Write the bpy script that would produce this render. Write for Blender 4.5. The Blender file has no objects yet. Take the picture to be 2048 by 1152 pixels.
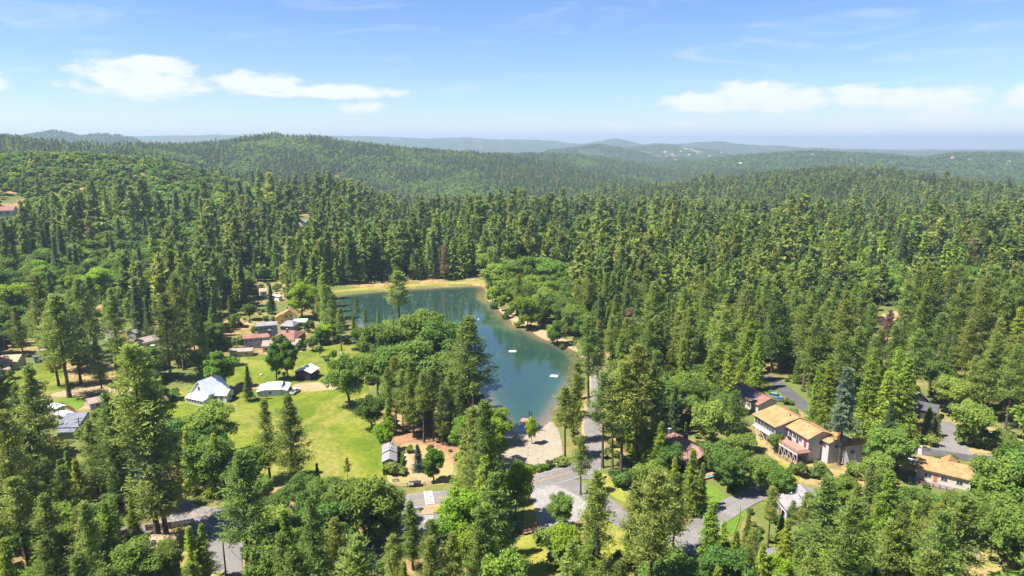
import bpy, math, random
import numpy as np
from mathutils import Vector, Matrix
from mathutils.geometry import delaunay_2d_cdt
R = math.radians
random.seed(7)
rng = np.random.default_rng(11)
scene = bpy.context.scene
col = scene.collection

# ------------------------------------------------------------------ camera
CAM_H, PITCH, FPX, W, Hh = 100.0, R(12.0), 1365.0, 2048.0, 1152.0
cd = bpy.data.cameras.new('camera'); cam = bpy.data.objects.new('camera', cd); col.objects.link(cam)
cam.location = (0, 0, CAM_H); cam.rotation_euler = (math.pi / 2 - PITCH, 0, 0)
cd.sensor_width = 36.0; cd.lens = 36.0 * FPX / W; cd.clip_start = 1.0; cd.clip_end = 120000.0
scene.camera = cam

# ------------------------------------------------------------------ sky and sun
SUN_EL, SUN_AZ = R(60), math.atan2(-0.95, -0.30)
world = bpy.data.worlds.new('World'); scene.world = world; world.use_nodes = True
wt = world.node_tree; wt.nodes.clear()


class NT:
    """Small helper for node trees."""
    def __init__(s, t): s.t = t
    def n(s, typ, **kw):
        nd = s.t.nodes.new(typ)
        for k, v in kw.items():
            if k == 'i':
                for kk, vv in v.items():
                    if hasattr(vv, 'is_output'): s.t.links.new(vv, nd.inputs[kk])
                    else: nd.inputs[kk].default_value = vv
            else: setattr(nd, k, v)
        return nd
    def m(s, op, a, b=None, c=None, clamp=False):
        nd = s.t.nodes.new('ShaderNodeMath'); nd.operation = op; nd.use_clamp = clamp
        for k, v in enumerate((a, b, c)):
            if v is None: continue
            if hasattr(v, 'is_output'): s.t.links.new(v, nd.inputs[k])
            else: nd.inputs[k].default_value = v
        return nd.outputs[0]
    def mix(s, f, a, b, blend='MIX'):
        nd = s.t.nodes.new('ShaderNodeMix'); nd.data_type = 'RGBA'; nd.blend_type = blend
        for k, v in ((0, f), (6, a), (7, b)):
            if hasattr(v, 'is_output'): s.t.links.new(v, nd.inputs[k])
            else: nd.inputs[k].default_value = v if k == 0 else (*v, 1.0)[:4]
        return nd.outputs[2]
    def ss(s, x, lo, hi, a=0.0, b=1.0):
        nd = s.t.nodes.new('ShaderNodeMapRange'); nd.interpolation_type = 'SMOOTHSTEP'
        for k, v in enumerate((x, lo, hi, a, b)):
            if hasattr(v, 'is_output'): s.t.links.new(v, nd.inputs[k])
            else: nd.inputs[k].default_value = v
        return nd.outputs[0]
    def noise(s, vec, scale, detail=3.0, rough=0.55, dist=0.0):
        return s.n('ShaderNodeTexNoise', i={'Vector': vec, 'Scale': scale, 'Detail': detail, 'Roughness': rough, 'Distortion': dist})


def build_sky():
    g = NT(wt)
    sky = g.n('ShaderNodeTexSky', sky_type='NISHITA', sun_disc=False, sun_elevation=SUN_EL, sun_rotation=SUN_AZ,
              altitude=400.0, air_density=1.0, dust_density=0.1, ozone_density=2.0)
    tc = g.n('ShaderNodeTexCoord')
    sep = g.n('ShaderNodeSeparateXYZ', i={0: tc.outputs['Generated']})
    x, y, z = sep.outputs
    az = g.m('ARCTAN2', x, y); el = g.m('ARCSINE', z)
    uv = g.n('ShaderNodeCombineXYZ', i={0: az, 1: g.m('MULTIPLY', el, 2.4), 2: 0.3}).outputs[0]
    n1 = g.noise(uv, 9.0, 6.0, 0.6).outputs[0]
    n2 = g.noise(uv, 34.0, 5.0, 0.62).outputs[0]
    nn = g.m('ADD', g.m('MULTIPLY', g.m('SUBTRACT', n1, 0.5), 2.3), g.m('MULTIPLY', g.m('SUBTRACT', n2, 0.5), 2.3))
    # cumulus banks low over the horizon: (azimuth deg, elevation deg, half width, half height, strength)
    banks = [(-28.8, 4.2, 5.6, 1.35, .95), (-27.0, 5.4, 3.8, .9, 0.9), (-38.3, 3.5, 3.8, 1.2, .8), (-19.6, 4.5, 3.6, 1.0, .95), (-14.2, 3.9, 6.2, .6, .85),
             (-12.0, 2.7, 2.3, .55, .6), (15.3, 3.1, 3.8, .9, 1.1), (18.3, 3.6, 3.0, 1.3, 1.25), (21.2, 3.2, 4.2, 1.1, 1.15), (26.0, 3.4, 2.8, 1.1, 1.15), (29.3, 3.1, 2.8, .9, 1.05), (31.6, 3.1, 3.2, 1.05, 1.1),
             (31.8, 1.8, 2.7, .75, 1.05), (37.0, 3.0, 3.0, 1.2, .95), (37.2, 1.35, 2.0, .55, .9), (25.4, 1.0, 2.4, .55, .9), (13.5, 1.5, 2.2, .4, .5), (9.0, 1.4, 2.0, .35, .45), (1.5, 1.9, 2.2, .3, .3)]
    r2 = random.Random(5)
    for k in range(16):
        banks.append((45 + k * 17 + r2.uniform(-6, 6), r2.uniform(2, 8), r2.uniform(3, 7), r2.uniform(.6, 1.6), r2.uniform(.5, 1)))
    tot = None
    for a, e, wa, we, st in banks:
        a = (a + 180) % 360 - 180
        da = g.m('MULTIPLY', g.m('SUBTRACT', az, R(a)), 1 / R(wa))
        de = g.m('SUBTRACT', el, R(e))
        # flat base, billowed top
        de = g.m('MULTIPLY', de, 1 / R(we))
        de = g.m('MAXIMUM', de, g.m('MULTIPLY', de, -1.0))
        d = g.m('ADD', g.m('MULTIPLY', da, da), g.m('MULTIPLY', de, de))
        f = g.m('MULTIPLY', g.m('SUBTRACT', 1.0, d), st)
        tot = f if tot is None else g.m('MAXIMUM', tot, f)
    tot = g.m('MAXIMUM', tot, -1.6)
    cl = g.ss(g.m('ADD', tot, nn), -0.1, 0.85)
    # thin high streaks
    uv2 = g.n('ShaderNodeCombineXYZ', i={0: g.m('MULTIPLY', az, 1.0), 1: g.m('MULTIPLY', el, 7.0), 2: g.m('MULTIPLY', az, .5)}).outputs[0]
    st = g.noise(uv2, 4.0, 7.0, 0.62, 0.8).outputs[0]
    st = g.m('MULTIPLY', g.ss(st, 0.5, 0.78), g.ss(el, R(1), R(5)))
    cl = g.m('ADD', g.m('MULTIPLY', cl, 0.86), g.m('MULTIPLY', st, 0.35), clamp=True)
    cl = g.m('MULTIPLY', cl, g.ss(el, R(-0.3), R(1.0)))
    hs = g.n('ShaderNodeHueSaturation', i={'Saturation': 1.1, 'Color': g.mix(1.0, sky.outputs[0], (.94, 1.0, 1.24), 'MULTIPLY')})
    c = g.mix(cl, hs.outputs[0], (7.9, 8.05, 8.3))
    bg = g.n('ShaderNodeBackground', i={'Color': c, 'Strength': 0.0465})
    out = g.n('ShaderNodeOutputWorld', i={0: bg.outputs[0]})


build_sky()
sd = bpy.data.lights.new('sun', 'SUN'); sun = bpy.data.objects.new('sun', sd); col.objects.link(sun)
sd.energy = 4.5; sd.angle = R(0.55); sd.color = (1.0, 0.955, 0.88)
sv = Vector((math.sin(SUN_AZ) * math.cos(SUN_EL), math.cos(SUN_AZ) * math.cos(SUN_EL), math.sin(SUN_EL)))
sun.rotation_euler = sv.to_track_quat('Z', 'Y').to_euler()
scene.view_settings.view_transform = 'Standard'; scene.view_settings.look = 'None'
scene.view_settings.exposure = 1.58; scene.view_settings.gamma = 1.0; scene.view_settings.use_curve_mapping = False
cy = scene.cycles
cy.max_bounces = 5; cy.diffuse_bounces = 3; cy.glossy_bounces = 2; cy.transmission_bounces = 3; cy.volume_bounces = 0
cy.transparent_max_bounces = 4; cy.use_denoising = True; cy.caustics_reflective = False; cy.caustics_refractive = False
cy.use_adaptive_sampling = True; cy.adaptive_threshold = 0.02
try: cy.denoiser = 'OPENIMAGEDENOISE'
except Exception: pass

# ------------------------------------------------------------------ picture <-> place
CP, SP = math.cos(PITCH), math.sin(PITCH)
def ray(px, py):
    x = (px - W / 2) / FPX; u = (Hh / 2 - py) / FPX
    return np.array((x, CP + u * SP, -SP + u * CP))
def proj(P):
    """world points (n,3) -> pixels (n,2) and depth"""
    P = np.atleast_2d(np.asarray(P, float)); q = P - np.array((0, 0, CAM_H))
    f = q[:, 1] * CP - q[:, 2] * SP; u = q[:, 1] * SP + q[:, 2] * CP
    f = np.maximum(f, 1e-3)
    return W / 2 + q[:, 0] / f * FPX, Hh / 2 - u / f * FPX, f

def sstep(x, a, b):
    t = np.clip((x - a) / (b - a), 0, 1); return t * t * (3 - 2 * t)

# value noise for terrain
_pt = rng.random((64, 64))
def vnoise(x, y):
    xi = np.floor(x).astype(int); yi = np.floor(y).astype(int); fx = x - xi; fy = y - yi
    fx = fx * fx * (3 - 2 * fx); fy = fy * fy * (3 - 2 * fy)
    g = lambda a, b: _pt[a % 64, b % 64]
    return (g(xi, yi) * (1 - fx) + g(xi + 1, yi) * fx) * (1 - fy) + (g(xi, yi + 1) * (1 - fx) + g(xi + 1, yi + 1) * fx) * fy
def fbm(x, y, o=4):
    s = 0; a = .5
    for k in range(o):
        s = s + a * vnoise(x * 2 ** k + 17.3 * k, y * 2 ** k + 5.1 * k); a *= .5
    return s

# ------------------------------------------------------------------ terrain height
# crest lines: (direction as the column it lies under, row of the skyline, distance); then the front and back half widths and tree height
RIDGES = [
    ([(-600, 300, 900), (0, 306, 1000), (150, 301, 1050), (300, 308, 1050), (400, 336, 1050), (480, 366, 1050), (560, 388, 1000), (650, 404, 950), (760, 425, 900)], 330, 260, 11, 5),
    ([(-600, 262, 1900), (0, 266, 1900), (120, 273, 1900), (250, 281, 1900), (380, 286, 2000), (480, 300, 2100), (600, 330, 2100), (700, 400, 2100)], 520, 350, 22, 7),
    ([(200, 330, 2200), (350, 296, 2200), (450, 284, 2200), (545, 272, 2200), (640, 280, 2250), (740, 293, 2300), (870, 305, 2350), (960, 311, 2300), (1050, 323, 2300), (1180, 345, 2250), (1300, 372, 2200), (1400, 395, 2200)], 560, 420, 13, 8),
    ([(1150, 410, 1450), (1250, 396, 1500), (1350, 380, 1550), (1500, 357, 1650), (1600, 348, 1700), (1690, 341, 1720), (1780, 346, 1700), (1900, 366, 1600), (2048, 390, 1500), (2400, 405, 1500)], 460, 350, 10, 5),
    ([(700, 400, 3300), (880, 325, 3300), (980, 303, 3300), (1060, 301, 3350), (1150, 305, 3400), (1250, 316, 3400), (1350, 330, 3500), (1450, 350, 3500)], 700, 600, 20, 6),
    ([(1200, 335, 3700), (1290, 326, 3900), (1380, 320, 4000), (1500, 308, 4200), (1630, 300, 4300), (1750, 305, 4300), (1850, 314, 4300), (1900, 305, 4500), (1960, 302, 4500), (2048, 305, 4600), (2500, 300, 4600)], 1100, 700, 14, 14),
    ([(1040, 305, 5400), (1130, 297, 5400), (1195, 286, 5500), (1245, 294, 5500), (1320, 288, 5900), (1400, 296, 5900), (1500, 305, 5900)], 600, 600, 0, 5),
    ([(-100, 290, 5000), (50, 275, 5000), (115, 264, 5000), (165, 274, 5000), (215, 267, 5000), (260, 277, 5000), (330, 290, 5000)], 500, 500, 0, 4),
    ([(-900, 276, 10000), (0, 276, 10000), (290, 273, 10000), (420, 269, 10000), (540, 267, 10000), (640, 271, 10000), (740, 272, 10000), (800, 275, 10000), (860, 277, 10000), (930, 274, 10000), (985, 279, 10000), (1080, 280, 10000), (1165, 287, 10000), (1230, 276, 10000), (1285, 288, 10000), (1365, 287, 10000), (1410, 283, 10000), (1440, 282, 10000), (1490, 290, 10000), (1560, 290, 10000), (1610, 296, 10000), (1800, 300, 10000), (2400, 300, 10000)], 1500, 1500, 0, 25),
]
def crest(poly, treeh):
    q, hz, d = [], [], []
    for px, py, dd in poly:
        v = ray(px, py); q.append(px); d.append(dd); hz.append(CAM_H + dd * v[2] / math.hypot(v[0], v[1]) - treeh)
    return np.array(q, float), np.array(hz), np.array(d, float)
_RG = [(*crest(p, th), wf, wb, nz) for p, wf, wb, th, nz in RIDGES]

def far_height(x, y):
    r = np.hypot(x, y); yy = np.maximum(y, 0.25 * r + 1e-6)
    q = W / 2 + x / yy * FPX * 1.02
    base = -60 * sstep(r, 640, 1350) + 36 * sstep(r, 6000, 9000)
    base = base + 10 * (fbm(x / 400 + 9, y / 400 + 3) - .47) * sstep(r, 500, 1000) * (1 - sstep(r, 12000, 16000))
    z = base
    for qq, hz, dd, wf, wb, nz in _RG:
        hc = np.interp(q, qq, hz); d = np.interp(q, qq, dd)
        edge = sstep(q, qq[0], qq[0] + 60) * (1 - sstep(q, qq[-1] - 60, qq[-1]))
        hc = hc + nz * 2.0 * (fbm(x / 260 + nz, y / 260) - .5) * (1 if nz < 14 else .5)
        t = r - d
        pr = np.where(t < 0, np.exp(-(t / wf) ** 2), np.exp(-(t / wb) ** 2)) * edge
        zr = base + np.maximum(hc - base, 0) * pr + nz * 1.3 * (fbm(x / 130 + 3, y / 130 + nz) - .5) * pr
        z = np.maximum(z, zr)
    return z

def flat_at(px, py, z=0.0):
    v = ray(px, py); t = (z - CAM_H) / v[2]; return (v[0] * t, v[1] * t)

LAKE_PX = [(662, 592), (720, 586), (780, 581), (840, 577), (900, 574), (966, 571), (972, 583), (966, 597), (984, 607), (1000, 621), (1008, 633), (1022, 640), (1024, 650), (1034, 657),
           (1054, 657), (1062, 661), (1076, 672), (1096, 681), (1112, 684), (1132, 693), (1152, 702), (1166, 720), (1160, 748), (1142, 780), (1122, 812), (1104, 840), (1086, 856), (1064, 867), (1040, 869),
           (1016, 860), (990, 840), (966, 806), (945, 770), (915, 735), (880, 706), (830, 684), (770, 668), (710, 655), (668, 632), (655, 610)]
def smooth_loop(pts, n=4):
    p = np.array(pts, float)
    for _ in range(n):
        a = .75 * p + .25 * np.roll(p, -1, 0); b = .25 * p + .75 * np.roll(p, -1, 0)
        p = np.stack([a, b], 1).reshape(-1, 2)
        if len(p) > 300: break
    return p
LAKE = smooth_loop([flat_at(*p) for p in LAKE_PX], 2)

def poly_dist(x, y, P):
    """signed distance to closed polygon P (negative inside)"""
    x = np.asarray(x, float); y = np.asarray(y, float); sh = x.shape; x = x.ravel(); y = y.ravel()
    best = np.full(x.shape, 1e18); ins = np.zeros(x.shape, bool)
    for (ax, ay), (bx, by) in zip(P, np.roll(P, -1, 0)):
        ex, ey = bx - ax, by - ay; L = ex * ex + ey * ey + 1e-12
        t = np.clip(((x - ax) * ex + (y - ay) * ey) / L, 0, 1)
        best = np.minimum(best, (x - ax - t * ex) ** 2 + (y - ay - t * ey) ** 2)
        c = (ay > y) != (by > y)
        if c.any():
            with np.errstate(divide='ignore', invalid='ignore'): xi = ax + (y - ay) * ex / (ey if ey else 1e-12)
            ins ^= c & (x < xi)
    d = np.sqrt(best); return np.where(ins, -d, d).reshape(sh)
def inside(x, y, P):
    x = np.asarray(x, float); y = np.asarray(y, float); ins = np.zeros(x.shape, bool)
    P = np.asarray(P, float)
    for (ax, ay), (bx, by) in zip(P, np.roll(P, -1, 0)):
        c = (ay > y) != (by > y)
        if by != ay: ins ^= c & (x < ax + (y - ay) * (bx - ax) / (by - ay))
    return ins

LK0, LK1 = LAKE.min(0), LAKE.max(0)
def H(x, y):
    x = np.asarray(x, float); y = np.asarray(y, float)
    z = far_height(x, y)
    r = np.hypot(x, y)
    z = z + (1.6 + 2.2 * (fbm(x / 170 + 40, y / 170 + 8) - .45)) * (1 - sstep(r, 700, 1100))
    near = (x > LK0[0] - 40) & (x < LK1[0] + 40) & (y > LK0[1] - 40) & (y < LK1[1] + 40)
    if near.any():
        s = np.full(x.shape, 99.0)
        s[near] = poly_dist(x[near], y[near], LAKE)
        zs = np.where(s < 0, np.maximum(-3.5, s * .16) - .05, 0)
        z = np.where(s < 0, zs, z * sstep(s, -3, 26) + 0.05 * np.minimum(s, 8) * (1 - sstep(s, 8, 26)))
    return z
def h1(x, y): return float(H(np.array([x]), np.array([y]))[0])
_T = np.concatenate([np.arange(60, 700, 2.0), np.geomspace(700, 12000, 300)])
def at(px, py, dz=0.0):
    """the place where the line of sight meets the ground raised by dz; returns x, y, ground z"""
    v = ray(px, py); v = v / np.linalg.norm(v)
    X, Y, Z = v[0] * _T, v[1] * _T, CAM_H + v[2] * _T
    g = Z - H(X, Y) - dz
    k = np.argmax(g < 0)
    if k == 0: k = len(_T) - 1
    a, b = _T[k - 1], _T[k]
    f = g[k - 1] / (g[k - 1] - g[k] + 1e-9); t = a + (b - a) * f
    return np.array((v[0] * t, v[1] * t, CAM_H + v[2] * t - dz))
def atp(px, py, z):
    """line of sight to the level z"""
    v = ray(px, py); t = (z - CAM_H) / v[2]; return np.array((v[0] * t, v[1] * t, z))

# ------------------------------------------------------------------ materials
M = {}
def mat(name, rgb, rough=.85, var=.12, scale=3.0, spec=.25, bump=0.0, rgb2=None, metal=0.0, bscale=None):
    """plain painted / mineral surface with mottling"""
    m = bpy.data.materials.new(name); m.use_nodes = True; t = m.node_tree; t.nodes.clear(); g = NT(t)
    tc = g.n('ShaderNodeTexCoord').outputs['Object']
    n1 = g.noise(tc, scale, 4.0).outputs[0]
    c2 = rgb2 or tuple(min(1, v * (1 + var * 1.6)) for v in rgb)
    c1 = rgb if rgb2 else tuple(v * (1 - var * 1.6) for v in rgb)
    c = g.mix(g.ss(n1, .32, .68), c1, c2)
    b = g.n('ShaderNodeBsdfPrincipled', i={'Base Color': c, 'Roughness': rough, 'Metallic': metal, 'Specular IOR Level': spec})
    if bump:
        nb = g.noise(tc, bscale or scale * 5, 3.0).outputs[0]
        bp = g.n('ShaderNodeBump', i={'Strength': bump, 'Distance': .2, 'Height': nb}); t.links.new(bp.outputs[0], b.inputs['Normal'])
    g.n('ShaderNodeOutputMaterial', i={0: b.outputs[0]})
    M[name] = m; return m

def leafmat(name, rgb, rgb2, trans=.5, hue=.035):
    m = bpy.data.materials.new(name); m.use_nodes = True; t = m.node_tree; t.nodes.clear(); g = NT(t)
    oi = g.n('ShaderNodeObjectInfo').outputs['Random']; ge = g.n('ShaderNodeNewGeometry').outputs['Random Per Island']
    c = g.mix(oi, rgb, rgb2)
    v = g.m('ADD', .56, g.m('ADD', g.m('MULTIPLY', ge, .5), g.m('MULTIPLY', g.m('FRACT', g.m('MULTIPLY', oi, 7.31)), .46)))
    hs = g.n('ShaderNodeHueSaturation', i={'Hue': g.m('ADD', .5 - hue / 2, g.m('MULTIPLY', g.m('FRACT', g.m('MULTIPLY', oi, 13.7)), hue)), 'Value': v, 'Color': c, 'Saturation': 1.0})
    d = g.n('ShaderNodeBsdfDiffuse', i={'Color': hs.outputs[0]})
    tcol = g.mix(.5, hs.outputs[0], (.5, .6, .1), 'MULTIPLY')
    tr = g.n('ShaderNodeBsdfTranslucent', i={'Color': hs.outputs[0]})
    mx = g.n('ShaderNodeMixShader', i={0: trans, 1: d.outputs[0], 2: tr.outputs[0]})
    g.n('ShaderNodeOutputMaterial', i={0: mx.outputs[0]})
    M[name] = m; return m

leafmat('pine_needles', (0.181, 0.254, 0.063), (0.282, 0.322, 0.070))
leafmat('cedar_needles', (0.209, 0.311, 0.050), (0.322, 0.395, 0.054))
leafmat('fir_needles', (0.107, 0.175, 0.066), (0.175, 0.237, 0.072))
leafmat('spruce_needles', (.13, .185, .165), (.145, .20, .17), hue=.01)
leafmat('silver_needles', (.20, .26, .15), (.20, .26, .15), hue=.01)
leafmat('oak_leaves', (0.130, 0.220, 0.047), (0.215, 0.299, 0.056))
leafmat('fresh_leaves', (.165, .265, .045), (.225, .32, .05), trans=.5)
leafmat('dead_needles', (.27, .185, .11), (.33, .23, .13))
leafmat('bright_leaves', (.21, .33, .03), (.27, .38, .035), trans=.45)
leafmat('orchard_leaves', (.13, .25, .03), (.17, .30, .035), trans=.45)
leafmat('shrub_leaves', (.11, .18, .045), (.19, .24, .055))
mat('bark', (.10, .075, .06), .95, .35, 2.0, .1, .4)
mat('red_bark', (.115, .082, .066), .95, .35, 1.5, .1, .4)
mat('grey_bark', (.11, .10, .09), .95, .3, 2.0, .1, .4)

def ground_mat():
    m = bpy.data.materials.new('forest_ground'); m.use_nodes = True; t = m.node_tree; t.nodes.clear(); g = NT(t)
    pos = g.n('ShaderNodeNewGeometry').outputs['Position']
    n1 = g.noise(pos, .03, 4.0).outputs[0]; n2 = g.noise(pos, .35, 5.0).outputs[0]; n3 = g.noise(pos, .006, 5.0, .6).outputs[0]
    c = g.mix(g.ss(n2, .35, .65), (.20, .125, .06), (.34, .235, .105))
    c = g.mix(g.ss(n1, .38, .56), c, (.11, .13, .035))
    # open country far off: olive woodland and tan grass
    r = g.n('ShaderNodeVectorMath', operation='LENGTH', i={0: pos}).outputs['Value']
    n4 = g.noise(pos, .02, 5.0, .7).outputs[0]
    wood = g.mix(g.ss(n4, .38, .62), (.035, .055, .025), (.085, .105, .04))
    sp = g.n('ShaderNodeSeparateXYZ', i={0: pos})
    dry = g.ss(g.m('ADD', n3, g.m('MULTIPLY', g.ss(r, 9000, 14000), .22)), .58, .7)
    wood = g.mix(dry, wood, (.27, .215, .105))
    c = g.mix(g.ss(r, 2600, 3600), c, wood)
    b = g.n('ShaderNodeBsdfPrincipled', i={'Base Color': c, 'Roughness': 1.0, 'Specular IOR Level': .05})
    bp = g.n('ShaderNodeBump', i={'Strength': .7, 'Distance': g.ss(r, 1000, 4000, .4, 14.0), 'Height': g.m('ADD', n2, g.m('MULTIPLY', n4, 1.0))}); t.links.new(bp.outputs[0], b.inputs['Normal'])
    g.n('ShaderNodeOutputMaterial', i={0: b.outputs[0]}); M['forest_ground'] = m
ground_mat()

def sheet_mat(name, a, b_, c_=None, s1=.08, s2=.9, rough=.95, bump=.4, spec=.1, clo=.5, chi=.72):
    m = bpy.data.materials.new(name); m.use_nodes = True; t = m.node_tree; t.nodes.clear(); g = NT(t)
    pos = g.n('ShaderNodeNewGeometry').outputs['Position']
    n1 = g.noise(pos, s1, 6.0, .6, .6).outputs[0]; n2 = g.noise(pos, s2, 5.0, .65).outputs[0]
    c = g.mix(g.ss(n1, .35, .65), a, b_)
    if c_: c = g.mix(g.ss(g.noise(pos, s1 * .55, 6.0, .62, 1.0).outputs[0], clo, chi), c, c_)
    c = g.mix(g.ss(n2, .3, .7, 0, .5), c, tuple(v * .5 for v in a))
    b = g.n('ShaderNodeBsdfPrincipled', i={'Base Color': c, 'Roughness': rough, 'Specular IOR Level': spec})
    bp = g.n('ShaderNodeBump', i={'Strength': bump, 'Distance': .35, 'Height': n2}); t.links.new(bp.outputs[0], b.inputs['Normal'])
    g.n('ShaderNodeOutputMaterial', i={0: b.outputs[0]}); M[name] = m
sheet_mat('meadow_grass', (.095, .138, .012), (.170, .195, .020), (.26, .225, .06), .06, .5, bump=1.0, clo=.43, chi=.64)
sheet_mat('lawn_grass', (.09, .17, .02), (.14, .21, .025), None, .1, 1.0)
sheet_mat('dry_grass', (.28, .22, .085), (.35, .255, .11), (.22, .20, .045), .1, 1.0)
sheet_mat('yellow_grass', (.19, .21, .025), (.26, .245, .045), (.32, .25, .09), .08, 1.0)
sheet_mat('bare_dirt', (.33, .23, .125), (.40, .29, .17), (.27, .17, .095), .1, 1.0)
sheet_mat('needle_duff', (.24, .13, .075), (.33, .19, .10), None, .15, 1.3)
sheet_mat('beach_sand', (.285, .235, .175), (.33, .275, .21), (.23, .19, .145), .09, 1.2, bump=.15)
sheet_mat('asphalt', (.165, .15, .142), (.205, .188, .176), (.25, .222, .195), .12, 1.5, .9, .1, .2)
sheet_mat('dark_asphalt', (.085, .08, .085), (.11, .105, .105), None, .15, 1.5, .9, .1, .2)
sheet_mat('concrete_gravel', (.26, .24, .22), (.31, .285, .26), (.28, .205, .145), .1, 1.0)
sheet_mat('dam_grass', (.25, .215, .05), (.32, .265, .075), (.20, .20, .035), .06, .7)

def water_mat():
    m = bpy.data.materials.new('lake_water'); m.use_nodes = True; t = m.node_tree; t.nodes.clear(); g = NT(t)
    pos = g.n('ShaderNodeNewGeometry').outputs['Position']
    dep = g.n('ShaderNodeAttribute', attribute_name='depth').outputs['Fac']
    n = g.noise(pos, .05, 3.0).outputs[0]
    deep = g.mix(n, (.016, .040, .034), (.022, .052, .042))
    c = g.mix(g.ss(dep, .0, 1.3), (.16, .12, .065), (.03, .065, .04))
    c = g.mix(g.ss(dep, .8, 2.6), c, deep)
    mp = g.n('ShaderNodeMapping', i={'Vector': pos, 'Scale': (1, .6, 1), 'Rotation': (0, 0, .5)})
    w1 = g.noise(mp.outputs[0], 1.1, 4.0, .6).outputs[0]
    calm = g.ss(g.n('ShaderNodeSeparateXYZ', i={0: pos}).outputs[1], 225, 400, .2, .02)
    bp = g.n('ShaderNodeBump', i={'Strength': calm, 'Distance': .25, 'Height': w1})
    b = g.n('ShaderNodeBsdfPrincipled', i={'Base Color': c, 'Roughness': .05, 'IOR': 1.85, 'Specular IOR Level': .5, 'Normal': bp.outputs[0]})
    g.n('ShaderNodeOutputMaterial', i={0: b.outputs[0]}); M['lake_water'] = m
water_mat()

def flat(name, rgb, rough=.8, spec=.3):
    m = bpy.data.materials.new(name); m.use_nodes = True; t = m.node_tree; t.nodes.clear(); g = NT(t)
    tc = g.n('ShaderNodeTexCoord').outputs['Object']; n1 = g.noise(tc, 1.7, 4.0).outputs[0]
    c = g.mix(g.ss(n1, .3, .7), tuple(v * .86 for v in rgb), rgb)
    b = g.n('ShaderNodeBsdfPrincipled', i={'Base Color': c, 'Roughness': rough, 'Specular IOR Level': spec})
    g.n('ShaderNodeOutputMaterial', i={0: b.outputs[0]}); M[name] = m
for nm, c in dict(white_paint=(.62, .61, .59), road_white=(.50, .49, .47), road_yellow=(.42, .26, .09), lilac_wall=(.47, .43, .44), cream_wall=(.52, .48, .41), grey_wall=(.30, .31, .34), blue_grey_wall=(.24, .30, .36), yellow_wall=(.66, .47, .16),
                  teal_wall=(.16, .33, .32), dark_wood=(.05, .035, .035), red_wood=(.20, .085, .05), deck_wood=(.36, .19, .14), grey_wood=(.24, .21, .185), post_wood=(.40, .34, .33), fence_wood=(.26, .18, .135), pole_wood=(.12, .085, .07),
                  brick_red=(.24, .09, .07), black_metal=(.025, .025, .03), steel=(.4, .41, .42), dock_white=(.66, .62, .57), tan_wall=(.5, .42, .33), purple_dark=(.05, .035, .06), green_tarp=(.05, .23, .19),
                  car_white=(.75, .75, .76), car_grey=(.3, .31, .33), car_blue=(.06, .13, .24), car_teal=(.12, .26, .25), car_dark=(.03, .035, .045), tractor_orange=(.5, .14, .04), rubber=(.02, .02, .02), kayak_teal=(.04, .27, .27), stone=(.33, .30, .26), red_door=(.28, .04, .04), insulator=(.5, .5, .5)).items():
    flat(nm, c)
def glassmat():
    m = bpy.data.materials.new('window_glass'); m.use_nodes = True; t = m.node_tree; t.nodes.clear(); g = NT(t)
    b = g.n('ShaderNodeBsdfPrincipled', i={'Base Color': (.03, .035, .045, 1), 'Roughness': .08, 'IOR': 1.5}); g.n('ShaderNodeOutputMaterial', i={0: b.outputs[0]}); M['window_glass'] = m
glassmat()
def roofmat(name, a, b_, rows=3.2, metal=0.0, rough=.85):
    """shingle courses run level across the slope"""
    m = bpy.data.materials.new(name); m.use_nodes = True; t = m.node_tree; t.nodes.clear(); g = NT(t)
    tc = g.n('ShaderNodeTexCoord').outputs['Object']
    n1 = g.noise(tc, .45, 5.0, .65).outputs[0]; n2 = g.noise(tc, 5.0, 3.0).outputs[0]
    c = g.mix(g.ss(n1, .33, .67), a, b_)
    c = g.mix(g.ss(n2, .35, .7, 0, .3), c, tuple(v * .55 for v in a))
    z = g.n('ShaderNodeSeparateXYZ', i={0: tc}).outputs[2]
    saw = g.m('FRACT', g.m('MULTIPLY', z, rows * 2))
    b = g.n('ShaderNodeBsdfPrincipled', i={'Base Color': c, 'Roughness': rough, 'Metallic': metal, 'Specular IOR Level': .3})
    bp = g.n('ShaderNodeBump', i={'Strength': .4, 'Distance': .05, 'Height': saw}); t.links.new(bp.outputs[0], b.inputs['Normal'])
    g.n('ShaderNodeOutputMaterial', i={0: b.outputs[0]}); M[name] = m
roofmat('roof_orange', (.27, .152, .062), (.39, .232, .105)); roofmat('roof_rust', (.36, .13, .04), (.46, .19, .06)); roofmat('roof_brown', (.19, .105, .085), (.27, .15, .12))
roofmat('roof_red', (.21, .095, .07), (.28, .135, .105)); roofmat('roof_grey', (.20, .18, .185), (.27, .245, .245)); roofmat('roof_slate', (.13, .135, .165), (.19, .195, .23)); roofmat('roof_tan', (.42, .25, .15), (.52, .32, .2))
roofmat('roof_white', (.55, .58, .62), (.64, .66, .69), 1.0, 0.0, .45); roofmat('roof_dull', (.25, .19, .165), (.33, .255, .22)); roofmat('solar', (.05, .055, .08), (.07, .075, .10), 1, 0, .3)
roofmat('roof_black', (.06, .06, .07), (.09, .09, .10))

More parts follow.
